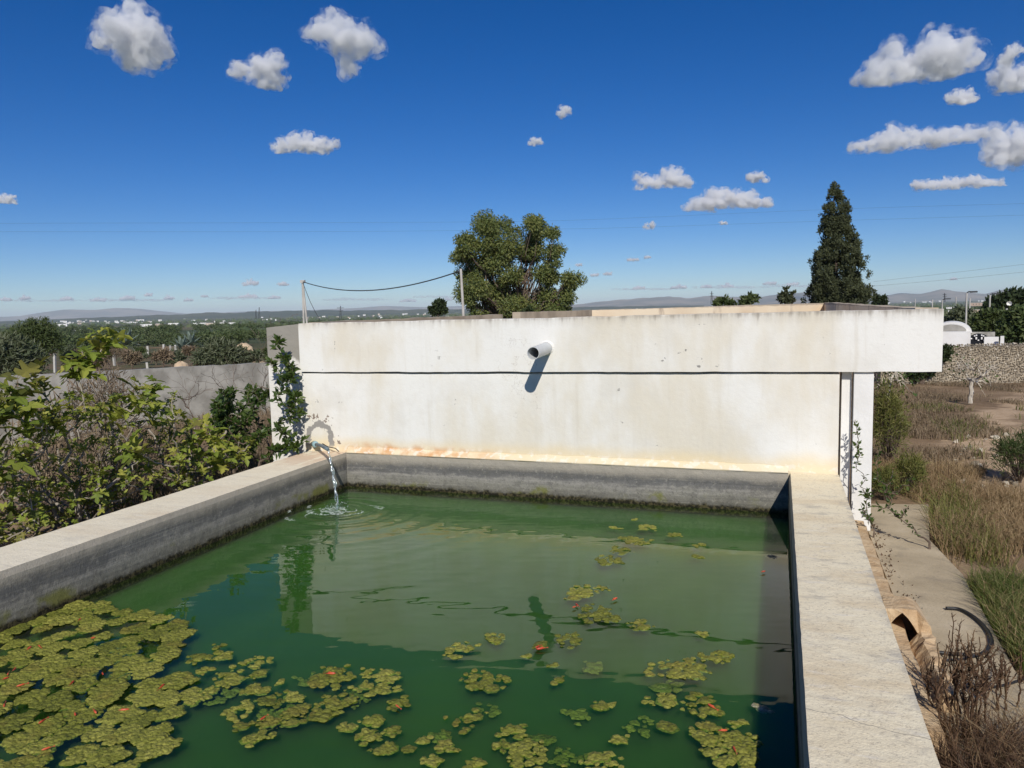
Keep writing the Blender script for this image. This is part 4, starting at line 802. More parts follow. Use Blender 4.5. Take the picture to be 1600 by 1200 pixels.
# ================================================================== YARD WALLS AND TREES
a, b = at_d(-150, 596, 13.2), at_d(430, 566.5, 15.2); mb = MB(); n = 40; V = []
for i in range(n):
    u = i/(n-1); p = a+(b-a)*u; d_ = unit((b-a)*np.array([1, 1, 0])); nr = np.array([-d_[1], d_[0], 0])*.16; z = p[2]+rng.normal()*.004; V += [(p[0], p[1], -.6), (p[0], p[1], z), tuple(np.append((p+nr)[:2], z)), tuple(np.append((p+nr)[:2], -.6))]
e = b+unit((b-a)*np.array([1, 1, 0]))*9
for q in (e,): V += [(q[0], q[1], -.6), (q[0], q[1], b[2]), tuple(np.append((q+nr)[:2], b[2])), tuple(np.append((q+nr)[:2], -.6))]
solo('boundary_wall', V, [tuple(int(q) for q in f)[::-1] for f in grid_faces(n+1, 4, True)]+[(0, 1, 2, 3), tuple(n*4+k for k in (3, 2, 1, 0))], M['fencewall'], 'low grey rendered boundary wall behind the fig trees', 'boundary wall')
# dry-stone wall: faced with individual stones
wa, wb = at_z(1380, 592, 0), at_z(1700, 584, 0); wa[2] = wb[2] = -.25
d_ = unit(wb-wa); Lw = np.linalg.norm(wb-wa); nr = np.array([-d_[1], d_[0], 0]); Hw = 1.03
sw = thing('stone_wall', 'low rubble stone wall closing the dry yard at the right', 'stone wall', (wa+wb)/2)
core = [wa+nr*.12, wb+nr*.12, wb+nr*.5, wa+nr*.5]; V = [tuple(q) for q in core]+[tuple(q+np.array([0, 0, Hw-.06])) for q in core]; part('wall_core', V, [(3,2,1,0),(4,5,6,7),(0,1,5,4),(1,2,6,5),(2,3,7,6),(3,0,4,7)], simple('earth_mortar', (.30, .25, .185), (.40, .34, .255), 4, .95, .02, 18), sw)
import bmesh
STT = []
for k in range(8):
    bm = bmesh.new(); [bm.verts.new(q*rng.uniform(.75, 1.1)) for q in rand_dirs(11)]; bmesh.ops.convex_hull(bm, input=bm.verts); bmesh.ops.triangulate(bm, faces=bm.faces); bm.verts.ensure_lookup_table(); bm.verts.index_update()
    STT.append((np.array([v.co for v in bm.verts]), np.array([[v.index for v in f.verts] for f in bm.faces]))); bm.free()
mb_V, mb_F, off = [], [], 0; spots = []
z = .05
while z < Hw:
    hrow = rng.uniform(.025, .06); x = rng.uniform(0, .1)
    while x < Lw: w_ = rng.uniform(.03, .10); spots.append((x+w_/2, z+hrow/2, w_*.56, hrow*.62)); x += w_*.95
    z += hrow*.9
big = sorted(range(len(spots)), key=lambda i: -spots[i][2]*spots[i][3])[:260]
bigs = set(big)
for i, (x, z, w_, h_) in enumerate(spots):
    v, f = STT[i % 8]; q = wa+d_*x+nr*.115+np.array([0, 0, z]); W = q+v[:, :1]*d_*w_+v[:, 1:2]*nr*.045+v[:, 2:]*np.array([0, 0, 1.])*h_
    if i in bigs: part('stone', W, f, M['stone'], sw)
    else: mb_V.append(W); mb_F.append(f+off); off += len(W)
tag(part('small_stones', np.concatenate(mb_V), np.concatenate(mb_F), M['stone'], sw), kind='stuff')

def bare_tree(label, base, tips, r, twigs=4, tl=.3, leaves=0, mat='palebark'):
    base = np.array(base, float); t = thing('bare_tree', label, 'small tree', base, 'small bare trees in the yard'); mb = MB(); hub = base+np.array([.02, 0, .42]); mb.tube(curve(base, hub, 0, 5, .03), np.linspace(r*1.3, r, 5), 7); part('trunk', *mb.get(), M[mat], t)
    mb = MB(); nodes = [(hub, r*.85)]; lp = []
    for p in sorted(tips, key=lambda q: np.linalg.norm(q-hub)):
        _, q, rq = min([(np.linalg.norm(p-q)+max(0, q[2]-p[2])*2, q, r_) for q, r_ in nodes], key=lambda z: z[0]); P = curve(q, p, 0, 6, .04, -.06); mb.tube(P, np.linspace(rq, rq*.4, 6), 5, False); nodes += [(P[i], rq*.75) for i in (2, 3, 4)]; lp += list(P[3:])
        for k in range(twigs):
            i = int(rng.integers(2, 6)); e = P[i]+unit(unit(P[-1]-P[0])+rng.normal(size=3)*.6)*tl*rng.uniform(.4, 1.2); mb.tube(curve(P[i], e, 0, 4, .04), np.linspace(rq*.4, .002, 4), 3, False); lp.append(e)
    part('limbs', *mb.get(), M[mat], t)
    if leaves:
        lp = np.array(lp)[rng.integers(0, len(lp), leaves)]+rng.normal(size=(leaves, 3))*.09; X, Y, Z = frames(rand_dirs(leaves)); V, F = scatter(LEAF[0], LEAF[1], lp, X, Y, Z, rng.uniform(.04, .09, leaves)); tag(part('crown', V, F, M['pear'], t), kind='stuff')
for lb, bx, by, L, r_, lv in (('pale bare young tree standing in front of the stone wall', 1516, 630, [(1500,560),(1512,590),(1540,585),(1560,575),(1530,562),(1495,575),(1550,570),(1508,570),(1535,595),(1520,575)], .033, 40), ('dark twiggy young tree right of the white pillar under the beam', 1387, 628, [(1368,590),(1378,575),(1390,570),(1400,585),(1410,595),(1372,605),(1398,568),(1385,560),(1405,575)], .030, 420)):
    b = at_z(bx, by, 0); dd = math.hypot(b[0], b[1]); bare_tree(lb, b, [at_d(x, y, dd*rng.uniform(.97, 1.03)) for x, y in L], r_, 5, .3, lv)

def tree(name, label, cat, base, clumps, n, leaf, mat, tmpl=LEAF, bark='brownbark', tr=.15, group=None, droop=0.0, limbs=True, shell=.45):
    """clumps: (centre, radius xyz); leaves fill each clump, denser towards its skin"""
    base = np.array(base, float); t = thing(name, label, cat, base, group); C = np.array([c for c, _ in clumps]); Rr = np.array([r_ for _, r_ in clumps], float)
    if limbs == 'trunk':
        part('trunk', *tube([base, base*.5+C[C[:, 2].argmax()]*.5, C[C[:, 2].argmax()]], [tr, tr*.6, tr*.1], 8), M[bark], t)
    elif limbs:
        mb = MB(); top = C.mean(0); hub = base+(top-base)*.35; mb.tube(curve(base, hub, 0, 6, .02), np.linspace(tr*1.25, tr*.8, 6), 8); tk = part('trunk', *mb.get(), M[bark], t); mb = MB()
        for c in C: mb.tube(curve(hub+rng.normal(size=3)*tr*.2, c, 0, 7, .04, -.05), np.linspace(tr*.45, tr*.08, 7), 5, False)
        part('limbs', *mb.get(), M[bark], t)
    vol = Rr.prod(1)**.67; i = rng.choice(len(C), n, p=vol/vol.sum()); q = rand_dirs(n)*(rng.uniform(size=(n, 1))**shell); P = C[i]+q*Rr[i]; D = unit(q*.6+rng.normal(size=(n, 3))*.6+np.array([0, 0, .2-droop])); X, Y, Z = frames(D, unit(q+rng.normal(size=(n, 3))*.5+np.array([.1, -.2, .4])))
    V, F = scatter(tmpl[0], tmpl[1], P, X, Y, Z, leaf*rng.uniform(.6, 1.3, n)); tag(part('crown', V, F, M[mat], t), kind='stuff'); return t
# eucalyptus
D0 = 43.0; b = at_d(805, 520, D0); b[2] = gz(b[0], b[1]); s1 = D0/FPX; cl = []
for px, py, r_ in [(770,352,32),(796,348,18),(745,375,28),(722,365,18),(720,395,22),(835,345,22),(850,360,24),(868,385,22),(785,385,34),(830,390,30),(755,410,32),(725,425,24),(800,425,30),(850,415,28),(880,430,22),(735,455,28),(770,455,30),(815,465,30),(850,455,30),(885,450,18),(875,470,22),(720,470,18),(745,485,22),(790,490,30),(835,490,28),(865,485,20),(838,335,12),(712,385,10),(895,440,10)]:
    for k in range(6):
        c = at_d(808+(px+4-808)*.95+rng.normal()*r_*.40, 495+(py-495)*.94+rng.normal()*r_*.28, D0+rng.uniform(-1.8, 1.8)); rr_ = r_*s1*rng.uniform(.30, .68); cl.append((c, (rr_*1.05, rr_*1.05, rr_*.95)))
tree('eucalyptus_tree', 'big broad eucalyptus tree rising behind the white tank', 'eucalyptus tree', b, cl, 88000, .145, 'euc', ([(0,0,0),(.22,.4,.03),(0,1,-.1),(-.22,.4,.03)], LEAF[1]), 'brownbark', .13, None, .5, shell=.6)
# cypress
D1 = 38.0; s1 = D1/FPX; b = at_d(1313, 520, D1); b[2] = gz(b[0], b[1]); cl = []
prof = [(286,2),(300,8),(320,17),(340,22),(365,28),(390,34),(415,41),(440,47),(465,51),(490,50)]
for k in range(540):
    py = 286+(495-286)*rng.uniform()**.8; hw = np.interp(py, [p[0] for p in prof], [p[1] for p in prof]); a = rng.uniform(0, 6.28); rf = rng.uniform(.10, 1.12)**.6
    c = at_d(1304+(py-286)*.045, py, D1); lat = np.array([math.cos(YAW-.4), math.sin(YAW-.4), 0]); dep = np.array([-lat[1], lat[0], 0]); kk = .80 if k % 4 else .94; c = c+lat*math.cos(a)*hw*rf*s1*kk+dep*math.sin(a)*hw*rf*s1*kk; sz = rng.uniform(.10, .24)*(.35+.65*hw/45)*(1 if k % 4 else .6); cl.append((c, (sz, sz, sz*1.5)))
tree('cypress_tree', 'tall dark pointed cypress tree behind the right end of the tank', 'cypress tree', b, cl, 60000, .12, 'cyp', ([(0,0,0),(.20,.45,.04),(0,1,0),(-.20,.45,.04)], LEAF[1]), 'brownbark', .10, None, -.5, limbs='trunk', shell=.55)
def small_tree(name, label, cat, spots_, dist, n, leaf, mat, basepx, group=None, tr=.06, tmpl=LEAF, shell=.5):
    s_ = dist/FPX; b = at_d(basepx[0], basepx[1], dist); b[2] = min(gz(b[0], b[1]), b[2]); cl = [(at_d(x, y, dist+rng.uniform(-.4, .4)*r_*s_), (r_*s_*.95,)*3) for x, y, r_ in spots_]; return tree(name, label, cat, b, cl, n, leaf, mat, tmpl, 'brownbark', tr, group, shell=shell)
small_tree('umbrella_pine', 'small lone dark tree on the skyline left of the pole', 'tree', [(687,476,8),(690,484,8),(680,487,7),(674,484,4),(683,480,7)], 60, 1500, .28, 'pine', (685,505), None, .12)
small_tree('dark_bush', 'dark bush showing through the notch in the tank rim', 'bush', [(821,494,9),(817,500,8),(826,488,7)], 24, 700, .14, 'pine', (821,520))
small_tree('loquat_bush', 'low tufted bush just above the back rim, left of the other', 'bush', [(1122,471,4),(1130,473,5),(1140,474,4),(1133,467,3),(1146,476,4),(1118,476,3)], 27, 420, .14, 'bush', (1130,490), 'bushes behind the back rim', .03)
small_tree('loquat_bush', 'tufted bush just above the back rim, right of the other', 'bush', [(1163,466,3),(1172,462,3),(1178,468,4),(1168,472,6),(1160,474,4),(1183,465,2)], 27, 420, .14, 'bush', (1170,490), 'bushes behind the back rim', .03)
small_tree('small_conifer', 'small pointed conifer left of the tall cypress', 'conifer', [(1228,452,2.5),(1228,458,4),(1222,462,4),(1234,462,4),(1227,467,7),(1238,459,2.5),(1219,468,4),(1236,469,5)], 34, 620, .15, 'cyp', (1228,490), None, .05)
small_tree('small_conifer', 'tiny dark conifer on the skyline right of the cypress, left one', 'conifer', [(1369,464,3),(1369,468,4),(1369,473,5)], 70, 300, .3, 'pine', (1369,485), None, .05)
small_tree('small_conifer', 'tiny dark conifer on the skyline right of the cypress, right one', 'conifer', [(1380,466,2.5),(1380,471,4),(1380,476,4)], 70, 300, .3, 'pine', (1380,485), None, .05)
# dark trees and olives on the right
small_tree('pine_tree', 'large dark pine tree at the right edge behind the olives', 'pine tree', [(1560,480,16),(1580,475,18),(1600,473,18),(1620,472,20),(1548,488,10),(1595,490,16),(1570,492,12),(1640,480,22),(1605,500,14)], 62, 6500, .40, 'pine', (1600,515), None, .25)
for lb, sp, dd, n_ in (('grey-green olive tree behind the white vaulted hut', [(1490,496,10),(1500,490,10),(1512,497,12),(1505,508,10),(1485,505,10),(1520,505,10),(1498,500,12)], 46, 3800), ('dark olive tree behind the black gate', [(1545,500,16),(1532,508,14),(1560,498,14),(1550,515,14),(1538,495,10),(1565,512,14),(1528,516,9)], 40, 4200), ('olive tree at the right edge behind the stone wall', [(1590,495,14),(1580,508,16),(1602,505,16),(1595,520,16),(1575,520,12),(1615,515,18),(1608,492,12)], 38, 4600)):
    small_tree('olive_tree', lb, 'olive tree', sp, dd, n_, .19, 'olive' if dd > 45 else 'bush', (sp[0][0]+5, 540), 'olive trees by the gate', .14)
small_tree('dark_shrub', 'dark shrub under the right end of the beam against the stone wall', 'shrub', [(1440,582,9),(1425,585,10),(1450,580,7),(1410,586,8),(1465,560,7),(1478,548,8),(1475,556,7),(1432,578,8),(1458,572,8)], 21.2, 2600, .10, 'pine', (1440,592))
# left: big dark bush, grey brush, rosemary, agave
small_tree('mastic_tree', 'large round dark green tree at the left edge on the skyline', 'tree', [(55,515,16),(40,520,16),(70,523,16),(25,526,14),(85,530,13),(60,533,18),(35,538,16),(72,540,16),(50,506,9),(78,513,8),(68,503,5),(72,498,3),(10,532,12),(92,540,8)], 42, 7500, .17, 'bush', (55,562), None, .2, SLIM)
small_tree('grey_shrub', 'loose grey-green shrub at the left edge above the figs', 'shrub', [(15,545,22),(40,555,20),(-10,550,24),(55,562,14),(25,568,18),(5,572,20),(60,575,12),(35,536,10)], 20, 2600, .15, 'olive', (20,600), None, .06, SLIM)
small_tree('rosemary_bush', 'wide grey-green spiny bush just beyond the boundary wall', 'bush', [(345,548,16),(330,555,16),(362,552,16),(380,558,13),(315,560,13),(350,562,18),(335,540,10),(397,560,9),(370,562,14),(400,555,7)], 30, 6500, .20, 'olive', (350,580), None, .06, SLIM)
for k, (px, py, r_, lb) in enumerate(((255,556,12,'low brown brush left of the agave beyond the boundary wall'), (205,560,14,'low brown brush among the concrete fence posts'), (150,566,14,'brown brush at the left end of the fence posts'), (110,560,14,'dull green brush right of the large dark tree'), (295,548,8,'dark brush under the agave'))):
    small_tree('brush', lb, 'brush', [(px+rng.normal()*r_*.5, py+rng.normal()*r_*.22, r_*rng.uniform(.3, .55)) for q in range(7)], 44, 1300, .2, 'haydull' if k not in (3,) else 'olive', (px, py+16), 'brush beyond the boundary wall', .04, SLIM)
for k in range(22):
    px, py, r_ = rng.uniform(60, 420), rng.uniform(546, 566), rng.uniform(7, 13); mt = ('haydull', 'olive', 'bush', 'haydull')[k % 4]
    small_tree('brush', {'haydull': 'dry brown scrub bush between the fence posts and the grove', 'olive': 'grey-green scrub bush between the fence posts and the grove', 'bush': 'dark green scrub bush between the fence posts and the grove'}[mt], 'brush', [(px+rng.normal()*r_*.6, py+rng.normal()*r_*.2, r_*rng.uniform(.3, .55)) for q in range(6)], rng.uniform(46, 75), 800, .22, mt, (px, py+12), 'scrub beyond the boundary wall', .04, NEEDLE if mt == 'haydull' else SLIM)
# agaves
for lb, px, py, dd, sz in (('large blue-grey agave beyond the fence posts', 284, 540, 52, .95), ('smaller pale agave behind the tall fig shoots', 197, 533, 58, 1.3), ('blue-grey agave right of the large one', 298, 534, 56, 1.1)):
    c = at_d(px, py+6, dd); t = thing('agave', lb, 'agave', c, 'agaves beyond the fence')
    for k in range(26):
        a = k*2.4; el = .25+1.15*k/26; D = np.array([math.cos(a)*math.cos(el), math.sin(a)*math.cos(el), math.sin(el)]); P = np.array([c+D*sz*u+np.array([0, 0, -.25*u*u*sz*(1-k/26)]) for u in (0, .35, .7, 1)]); sd = unit(np.cross(D, [0, 0, 1.])); ww = [.07, .10, .07, .005]; V = []
        for p, w_ in zip(P, ww): V += [p-sd*w_*sz, p+np.array([0, 0, -.02*sz]), p+sd*w_*sz]
        part('leaf', V, [(i*3+j, i*3+j+1, i*3+j+4, i*3+j+3) for i in range(3) for j in range(2)], M['agave'], t)
# concrete fence posts
base_post = None
for px, y0, y1 in ((86,556,578),(155,548,562),(179,552,570),(212,546,562),(231,542,555),(257,540,561),(275,540,552),(295,539,549),(266,541,552),(142,569,578),(230,567,574)):
    g_ = at_g(px, y1); dd = math.hypot(g_[0], g_[1]); 
    if dd < 17: dd = 17
    hgt = (y1-y0)*dd/FPX; b = at_d(px, y1, dd)
    V, F = MB().box((-.055, -.055, -.25), (.055, .055, 1), .015).get(); 
    if base_post is None: base_post = mesh_np('fence_post', V, F, M['concpole'])
    o = link('fence_post', base_post, None, tuple(b)); o.scale = (dd/60+.25, dd/60+.25, hgt); o.rotation_euler = (rng.normal()*.03, rng.normal()*.04, rng.uniform(0, 1))
    tag(o, {86: 'leftmost tall pale fence post beside the large dark tree', 142: 'short post stub just above the boundary wall, left one', 230: 'short post stub just above the boundary wall, right one'}.get(px, 'weathered pale concrete fence post in the brush'), 'fence post', 'concrete fence posts')
# sand heaps
M['sand'] = simple('pale_sand', (.46, .33, .21), (.56, .43, .29), .8, .95, .02, 5)
for lb, px, py, w_, h_, dd in (('pale sand heap beyond the rosemary bush', 378, 541, 17, 8, 70), ('small orange earth heap left of the rosemary bush', 282, 568, 12, 6, 40), ('low orange earth bank right of the rosemary bush', 402, 567, 16, 6, 36)):
    s_ = dd/FPX; c = at_d(px, py, dd); V = []; nn = 24
    for q, f in ((0, 1), (.35, .85), (.7, .4), (1, 0)):
        for k in range(nn): a = 6.283*k/nn; j = 1+.2*math.sin(3*a+px)+.1*rng.normal(); V.append((c[0]+q*w_*s_*j*math.cos(a), c[1]+q*w_*s_*j*math.sin(a), c[2]-.5*h_*s_+(h_*s_*f*(1+.15*rng.normal()) if f else -.4)))
    solo('sand_heap', V, [tuple(int(i) for i in f) for f in grid_faces(4, nn, True)]+[tuple(range(nn))], M['sand'], lb, 'earth heap', None, True)

# ================================================================== POLES AND WIRES
def pole(name, label, px, ytop, ybase, dd, r_, mat='concpole', lean=0, group=None):
    b = at_d(px+lean, ybase, dd); b[2] = min(b[2], gz(b[0], b[1])); tp = at_d(px, ytop, dd); t = thing(name, label, 'pole', b, group); part('shaft', *tube([b, b*.5+tp*.5, tp], [r_*1.1, r_, r_*.85], 8), M[mat], t); return t, b, tp
t, b_, tp2 = pole('utility_pole', 'leaning concrete pole in front of the eucalyptus', 720, 420, 510, 30, .055, lean=7)
mb = MB().box(tuple(tp2+np.array([-.16, -.03, -.12])), tuple(tp2+np.array([.03, .03, -.06]))); part('bracket', *mb.get(), M['dark'], t)
t, b_, tp1 = pole('utility_pole', 'twin-legged concrete pole on the skyline left of the tank', 472.5, 440, 515, 46, .06, lean=2)
lat = np.array([math.cos(YAW+.27), math.sin(YAW+.27), 0]); part('shaft', *tube([b_+lat*.32, tp1+lat*.02], [.065, .05], 8), M['concpole'], t); part('crosspiece', *MB().box(tuple(tp1+np.array([-.10, -.08, -.08])), tuple(tp1+np.array([.16, .08, .08]))).get(), M['concpole'], t)
def wire(label, pts, r_, n=40, group=None, name='cable', mat='cable'): V, F = tube(smooth_path(pts, n), r_, 5, False); return solo(name, V, F, M[mat], label, 'cable', group)
P = [tp1+(tp2+np.array([-.1, 0, -.1])-tp1)*u+np.array([0, 0, -1.0*4*u*(1-u)*.62]) for u in np.linspace(0, 1, 14)]; wire('thick black cable sagging between the two concrete poles', P, .026)
wire('stay wire running down from the twin-legged pole', [tp1, at_d(486, 474, 45), at_d(500, 500, 44)], .016)
for lb, pts in (('upper of the two thin power lines crossing the sky', [(-200,352),(0,349),(400,348),(700,347),(860,345),(1000,340),(1300,327),(1600,318),(1900,309)]), ('lower of the two thin power lines crossing the sky', [(-200,362),(0,362),(400,362),(640,361),(860,358),(1000,355),(1300,345),(1600,336),(1900,327)])): wire(lb, [at_d(x, y, 42) for x, y in pts], .0032, 60, 'thin power lines across the sky')
for lb, pts in (('upper thin wire rising to the right of the cypress', [(1365,440),(1480,427),(1600,413),(1750,395)]), ('lower thin wire rising to the right of the cypress', [(1365,447),(1480,437),(1600,425),(1750,410)])): wire(lb, [at_d(x, y, 60) for x, y in pts], .006, 30, 'thin wires right of the cypress')
LAMPS = [('tall street lamp pole behind the white vaulted hut', 1510.5, 458, 510, 44, .045, 1), ('second pole just right of the tall lamp pole', 1515.5, 466, 494, 52, .045, 0), ('street lamp pole left of the dark pine', 1547, 461, 490, 60, .06, 1), ('thin pole just right of the lamp by the dark pine', 1554.5, 461, 482, 75, .05, 0), ('small pole above the beam end, right one', 1472.5, 469, 482, 70, .05, 1), ('small pole above the beam end, left one', 1457, 468, 480, 80, .06, 0), ('distant pole left of the small beam-end poles', 1430, 467, 480, 110, .06, 0), ('distant thin pole on the right skyline', 1494, 464, 480, 110, .06, 0)]
for lb, px, yt, yb, dd, r_, lamp in LAMPS:
    t, b_, tp = pole('street_lamp' if lamp else 'utility_pole', lb, px, yt, yb, dd, r_, lean=-1 if lamp else 0, group='poles along the far road')
    if lamp: e = at_d(px+7, yt-2, dd); part('arm', *tube([tp, tp*.5+e*.5+np.array([0, 0, .05]), e], .03, 5), M['dark'], t); part('lamp_head', *MB().box(tuple(e+np.array([-.05, -.08, -.04])), tuple(e+np.array([.26, .08, .04])), .01).get(), M['dark'], t)
def lattice(label, px, yt, yb, dd, arms, name='pylon'):
    b_ = at_d(px, yb, dd); tp = at_d(px, yt, dd); h_ = tp[2]-b_[2]; lat = np.array([math.cos(YAW), math.sin(YAW), 0]); mb = MB(); w_ = .13*h_; r_ = dd/FPX*.30
    for s_ in (-1, 1): mb.tube([b_+lat*s_*w_*.6, tp+lat*s_*w_*.08], r_, 4)
    for k in range(6): u, v = k/6, (k+1)/6; s_ = 1 if k % 2 else -1; mb.tube([b_+(tp-b_)*u+lat*s_*w_*(.6-.52*u), b_+(tp-b_)*v-lat*s_*w_*(.6-.52*v)], r_*.7, 4)
    for f, al in arms: q = b_+(tp-b_)*f; mb.tube([q-lat*al*h_, q+lat*al*h_], r_, 4)
    solo(name, *mb.get(), M['dark'], label, 'pylon', 'far pylons on the plain')
lattice('far power pylon with crossarms between the two concrete poles', 532, 478, 500, 500, ((.86, .25), (.66, .2)))
lattice('far thin mast on the plain left of the twin-legged pole', 405, 480, 498, 800, ()); lattice('faint far mast beside the thin mast', 400, 484, 498, 900, ()); lattice('faint far pylon above the back rim', 1112, 455, 474, 900, ((.8, .15), (.6, .15))); lattice('far pylon above the right end of the beam', 1476, 458, 472, 700, ((.85, .2), (.65, .2)))

# ================================================================== HUT, GATE, FAR HOUSES
dd = 29.0; hut = thing('vaulted_hut', 'white hut with rounded vault roof beyond the stone wall', 'hut', at_d(1490, 545, dd)); lat = unit(at_d(1520, 520, dd)-at_d(1470, 520, dd)); lat[2] = 0; lat = unit(lat); dep = np.array([-lat[1], lat[0], 0]); o_ = at_d(1470, 532, dd); x1_ = np.linalg.norm((at_d(1516.5, 532, dd)-o_)[:2]); zt_ = at_d(1516, 518, dd)[2]
def fbox(o_, l0, l1, d0, d1, z0, z1): return [tuple(o_[:2]+lat[:2]*l+dep[:2]*q)+(z,) for z in (z0, z1) for l, q in ((l0, d0), (l1, d0), (l1, d1), (l0, d1))], [(3,2,1,0),(4,5,6,7),(0,1,5,4),(1,2,6,5),(2,3,7,6),(3,0,4,7)]
part('wall', *fbox(o_, -1.2, x1_, 0, 1.6, -.7, zt_), M['white'], hut)
zc = at_d(1490, 503.5, dd)[2]; V = []; na = 16
for q in (.25, 1.9):
    for k in range(na): a = math.pi*k/(na-1); V.append(tuple(o_[:2]+lat[:2]*(.30-.58*math.cos(a))+dep[:2]*q)+(zt_-.05+(zc-zt_+.05)*math.sin(a),))
part('vault', V, [(i, i+1, na+i+1, na+i) for i in range(na-1)]+[tuple(range(na-1, -1, -1)), tuple(na+i for i in range(na))], M['white'], hut)
V = [(v[0]+(-dep[0])*.02, v[1]-dep[1]*.02, zt_+(v[2]-zt_)*.72+.01) for v in [(*(o_[:2]+lat[:2]*(.30-.42*math.cos(math.pi*k/11))+dep[:2]*.245), zt_+(zc-zt_)*math.sin(math.pi*k/11)) for k in range(12)]]
part('tympanum', V, [tuple(range(11, -1, -1))], M['grey_render'], hut)
gw = at_d(1516.5, 532, dd+.6); x2 = np.linalg.norm((at_d(1555, 532, dd+.6)-gw)[:2]); solo('gate_wall', *fbox(gw, .02, x2, .3, .5, -.7, at_d(1540, 519, dd+.8)[2]), M['fencewall'], 'beige rendered wall panel behind the black gate', 'wall')
gt = thing('iron_gate', 'arched black gate with white fittings beside the white hut', 'gate', at_d(1529, 545, dd+.4)); gc = at_d(1529, 532, dd+.4); wg, hg = 12.2*dd/FPX, at_d(1529, 521, dd+.4)[2]-gc[2]; V = []; na = 17
for q in (0, .05):
    for k in range(na): a = math.pi*k/(na-1); V.append(tuple(gc[:2]-lat[:2]*wg*math.cos(a)+dep[:2]*q)+(gc[2]+hg*math.sin(a),))
    for s_ in (1, -1): V.append(tuple(gc[:2]+lat[:2]*wg*s_+dep[:2]*q)+(-.7,))
k2 = na+2; part('leaf_panel', V, [tuple(range(k2-1, -1, -1)), tuple(k2+i for i in range(k2))]+[(i, (i+1) % k2, k2+(i+1) % k2, k2+i) for i in range(k2)], simple('black_paint', (.012, .013, .016), None, 3, .4), gt)
for dx, dz in ((-.72,.28),(-.42,.66),(-.25,.76),(.25,.76),(.42,.66),(.72,.28),(-.26,.42),(-.26,.25),(.26,.42),(.26,.25),(-.05,.05),(.5,.05)):
    q = gc+lat*wg*dx; part('fitting', *MB().box((q[0]-.02, q[1]-.06, gc[2]+hg*dz-.018), (q[0]+.02, q[1]-.012, gc[2]+hg*dz+.018), .005).get(), M['white'], gt)
g2_ = at_d(1548, 532, dd+.3); V, F = fbox(g2_, -.18, .22, 0, .12, -.6, at_d(1545, 527, dd)[2]); solo('white_block', V, F, M['white'], 'small white block at the right foot of the black gate', 'block')
solo('white_post', *fbox(at_d(1566, 532, dd), -.05, .05, 0, .1, -.6, at_d(1566, 525, dd)[2]), M['white'], 'short white post on the stone wall right of the gate', 'post')
sd_ = at_d(1577, 474, 58); V = []
for q, h_ in ((0, .16), (.55, .12), (1, 0)):
    for k in range(12): a = 6.283*k/12; V.append(sd_+lat*q*.15*math.cos(a)+np.array([0, 0, 1])*q*.15*math.sin(a)+dep*h_)
t = thing('satellite_dish', 'white satellite dish in front of the dark pine', 'satellite dish', sd_); part('dish', V, [tuple(int(i) for i in f) for f in grid_faces(3, 12, True)]+[tuple(range(12))], M['white'], t); part('mount', *tube([sd_+np.array([-.1, .1, -.3]), sd_+np.array([-.1, .1, -1.9])], .06, 6), M['concpole'], t)
def house(label, px, py, wpx, hpx, mat='housewhite', group=None, dist=None, name='house'):
    g_ = at_g(px, py); dd = dist or math.hypot(g_[0], g_[1]); c = at_d(px, py, dd); s_ = dd/FPX; w_, h_, dp = wpx*s_, hpx*s_, max(.8*min(wpx, 10), 2)*s_; a = math.atan2(c[1], c[0])-math.pi/2+rng.uniform(-.3, .3); ca, sa = math.cos(a), math.sin(a)
    def tr(V): return [(c[0]+x*ca-y*sa, c[1]+x*sa+y*ca, c[2]+z) for x, y, z in V]
    t = thing(name, label, 'house', c, group); V, F = MB().box((-w_/2, 0, -.12*s_), (w_/2, dp, h_)).get(); part('walls', tr(V), F, M[mat], t)
    V, F = MB().box((-w_/2-.06*s_, -.06*s_, h_+.004), (w_/2+.06*s_, dp+.06*s_, h_+.22*s_)).get(); part('roof', tr(V), F, M['housewhite'], t); k = int(wpx//3)
    for i in range(k): x = -w_/2+w_*(i+.5)/k; V, F = MB().box((x-.3*s_, -.12*s_, h_*.4), (x+.3*s_, -.004, h_*.75)).get(); part('window', tr(V), F, M['dark'], t)
    return t
house('long low white shed right of the large dark tree', 112, 517, 34, 2.6); house('white flat building left of the tall fig shoots', 97, 510, 12, 3); house('white block in front of the grove, left of the long row', 271, 510, 14, 4.5)
for px, py, w_, h_, mt in ((228,510,16,3,'housewhite'),(250,509.5,12,3.2,'housebuff'),(312,508,18,3,'housewhite'),(330,508,16,3,'housebuff'),(345,507.5,10,3,'housewhite'),(360,507,14,2.6,'housewhite')): house('low building in the pale row at the edge of the grove', px, py, w_, h_, mt, 'row of low buildings at the edge of the grove')
for k in range(95):
    px = rng.uniform(85, 700) if k > 40 else rng.uniform(85, 250); hzy = 499.5-.022*(px-60); py = hzy+rng.uniform(4.2, 10.5)-(.5 if px < 250 else 0); house('small white building in the far town on the plain', px, py, rng.uniform(1.5, 4.5), rng.uniform(1.2, 2.4), 'housewhite' if rng.uniform() < .85 else 'housebuff', 'houses of the far town')
for px, py, w_, h_, lb in ((1485,482.5,10,2.2,'white hut roof beyond the beam end'),(1488,489,10,3.5,'bright white hut beyond the olive tree'),(1530,488,34,3.5,'long low buff wall building behind the olives'),(1523,478,14,4,'brown shed left of the dark pine')): house(lb, px, py, w_, h_, 'housewhite' if 'white' in lb else 'housebuff', dist=95)
for k in range(26): px = rng.uniform(980, 1230) if k < 14 else rng.uniform(1385, 1560); hzy = 499.5-.022*(px-60); house('tiny white house on the far plain to the right', px, hzy+rng.uniform(2.5, 5.5), rng.uniform(1.2, 3), rng.uniform(.9, 1.8), 'housewhite', 'houses of the far right plain')

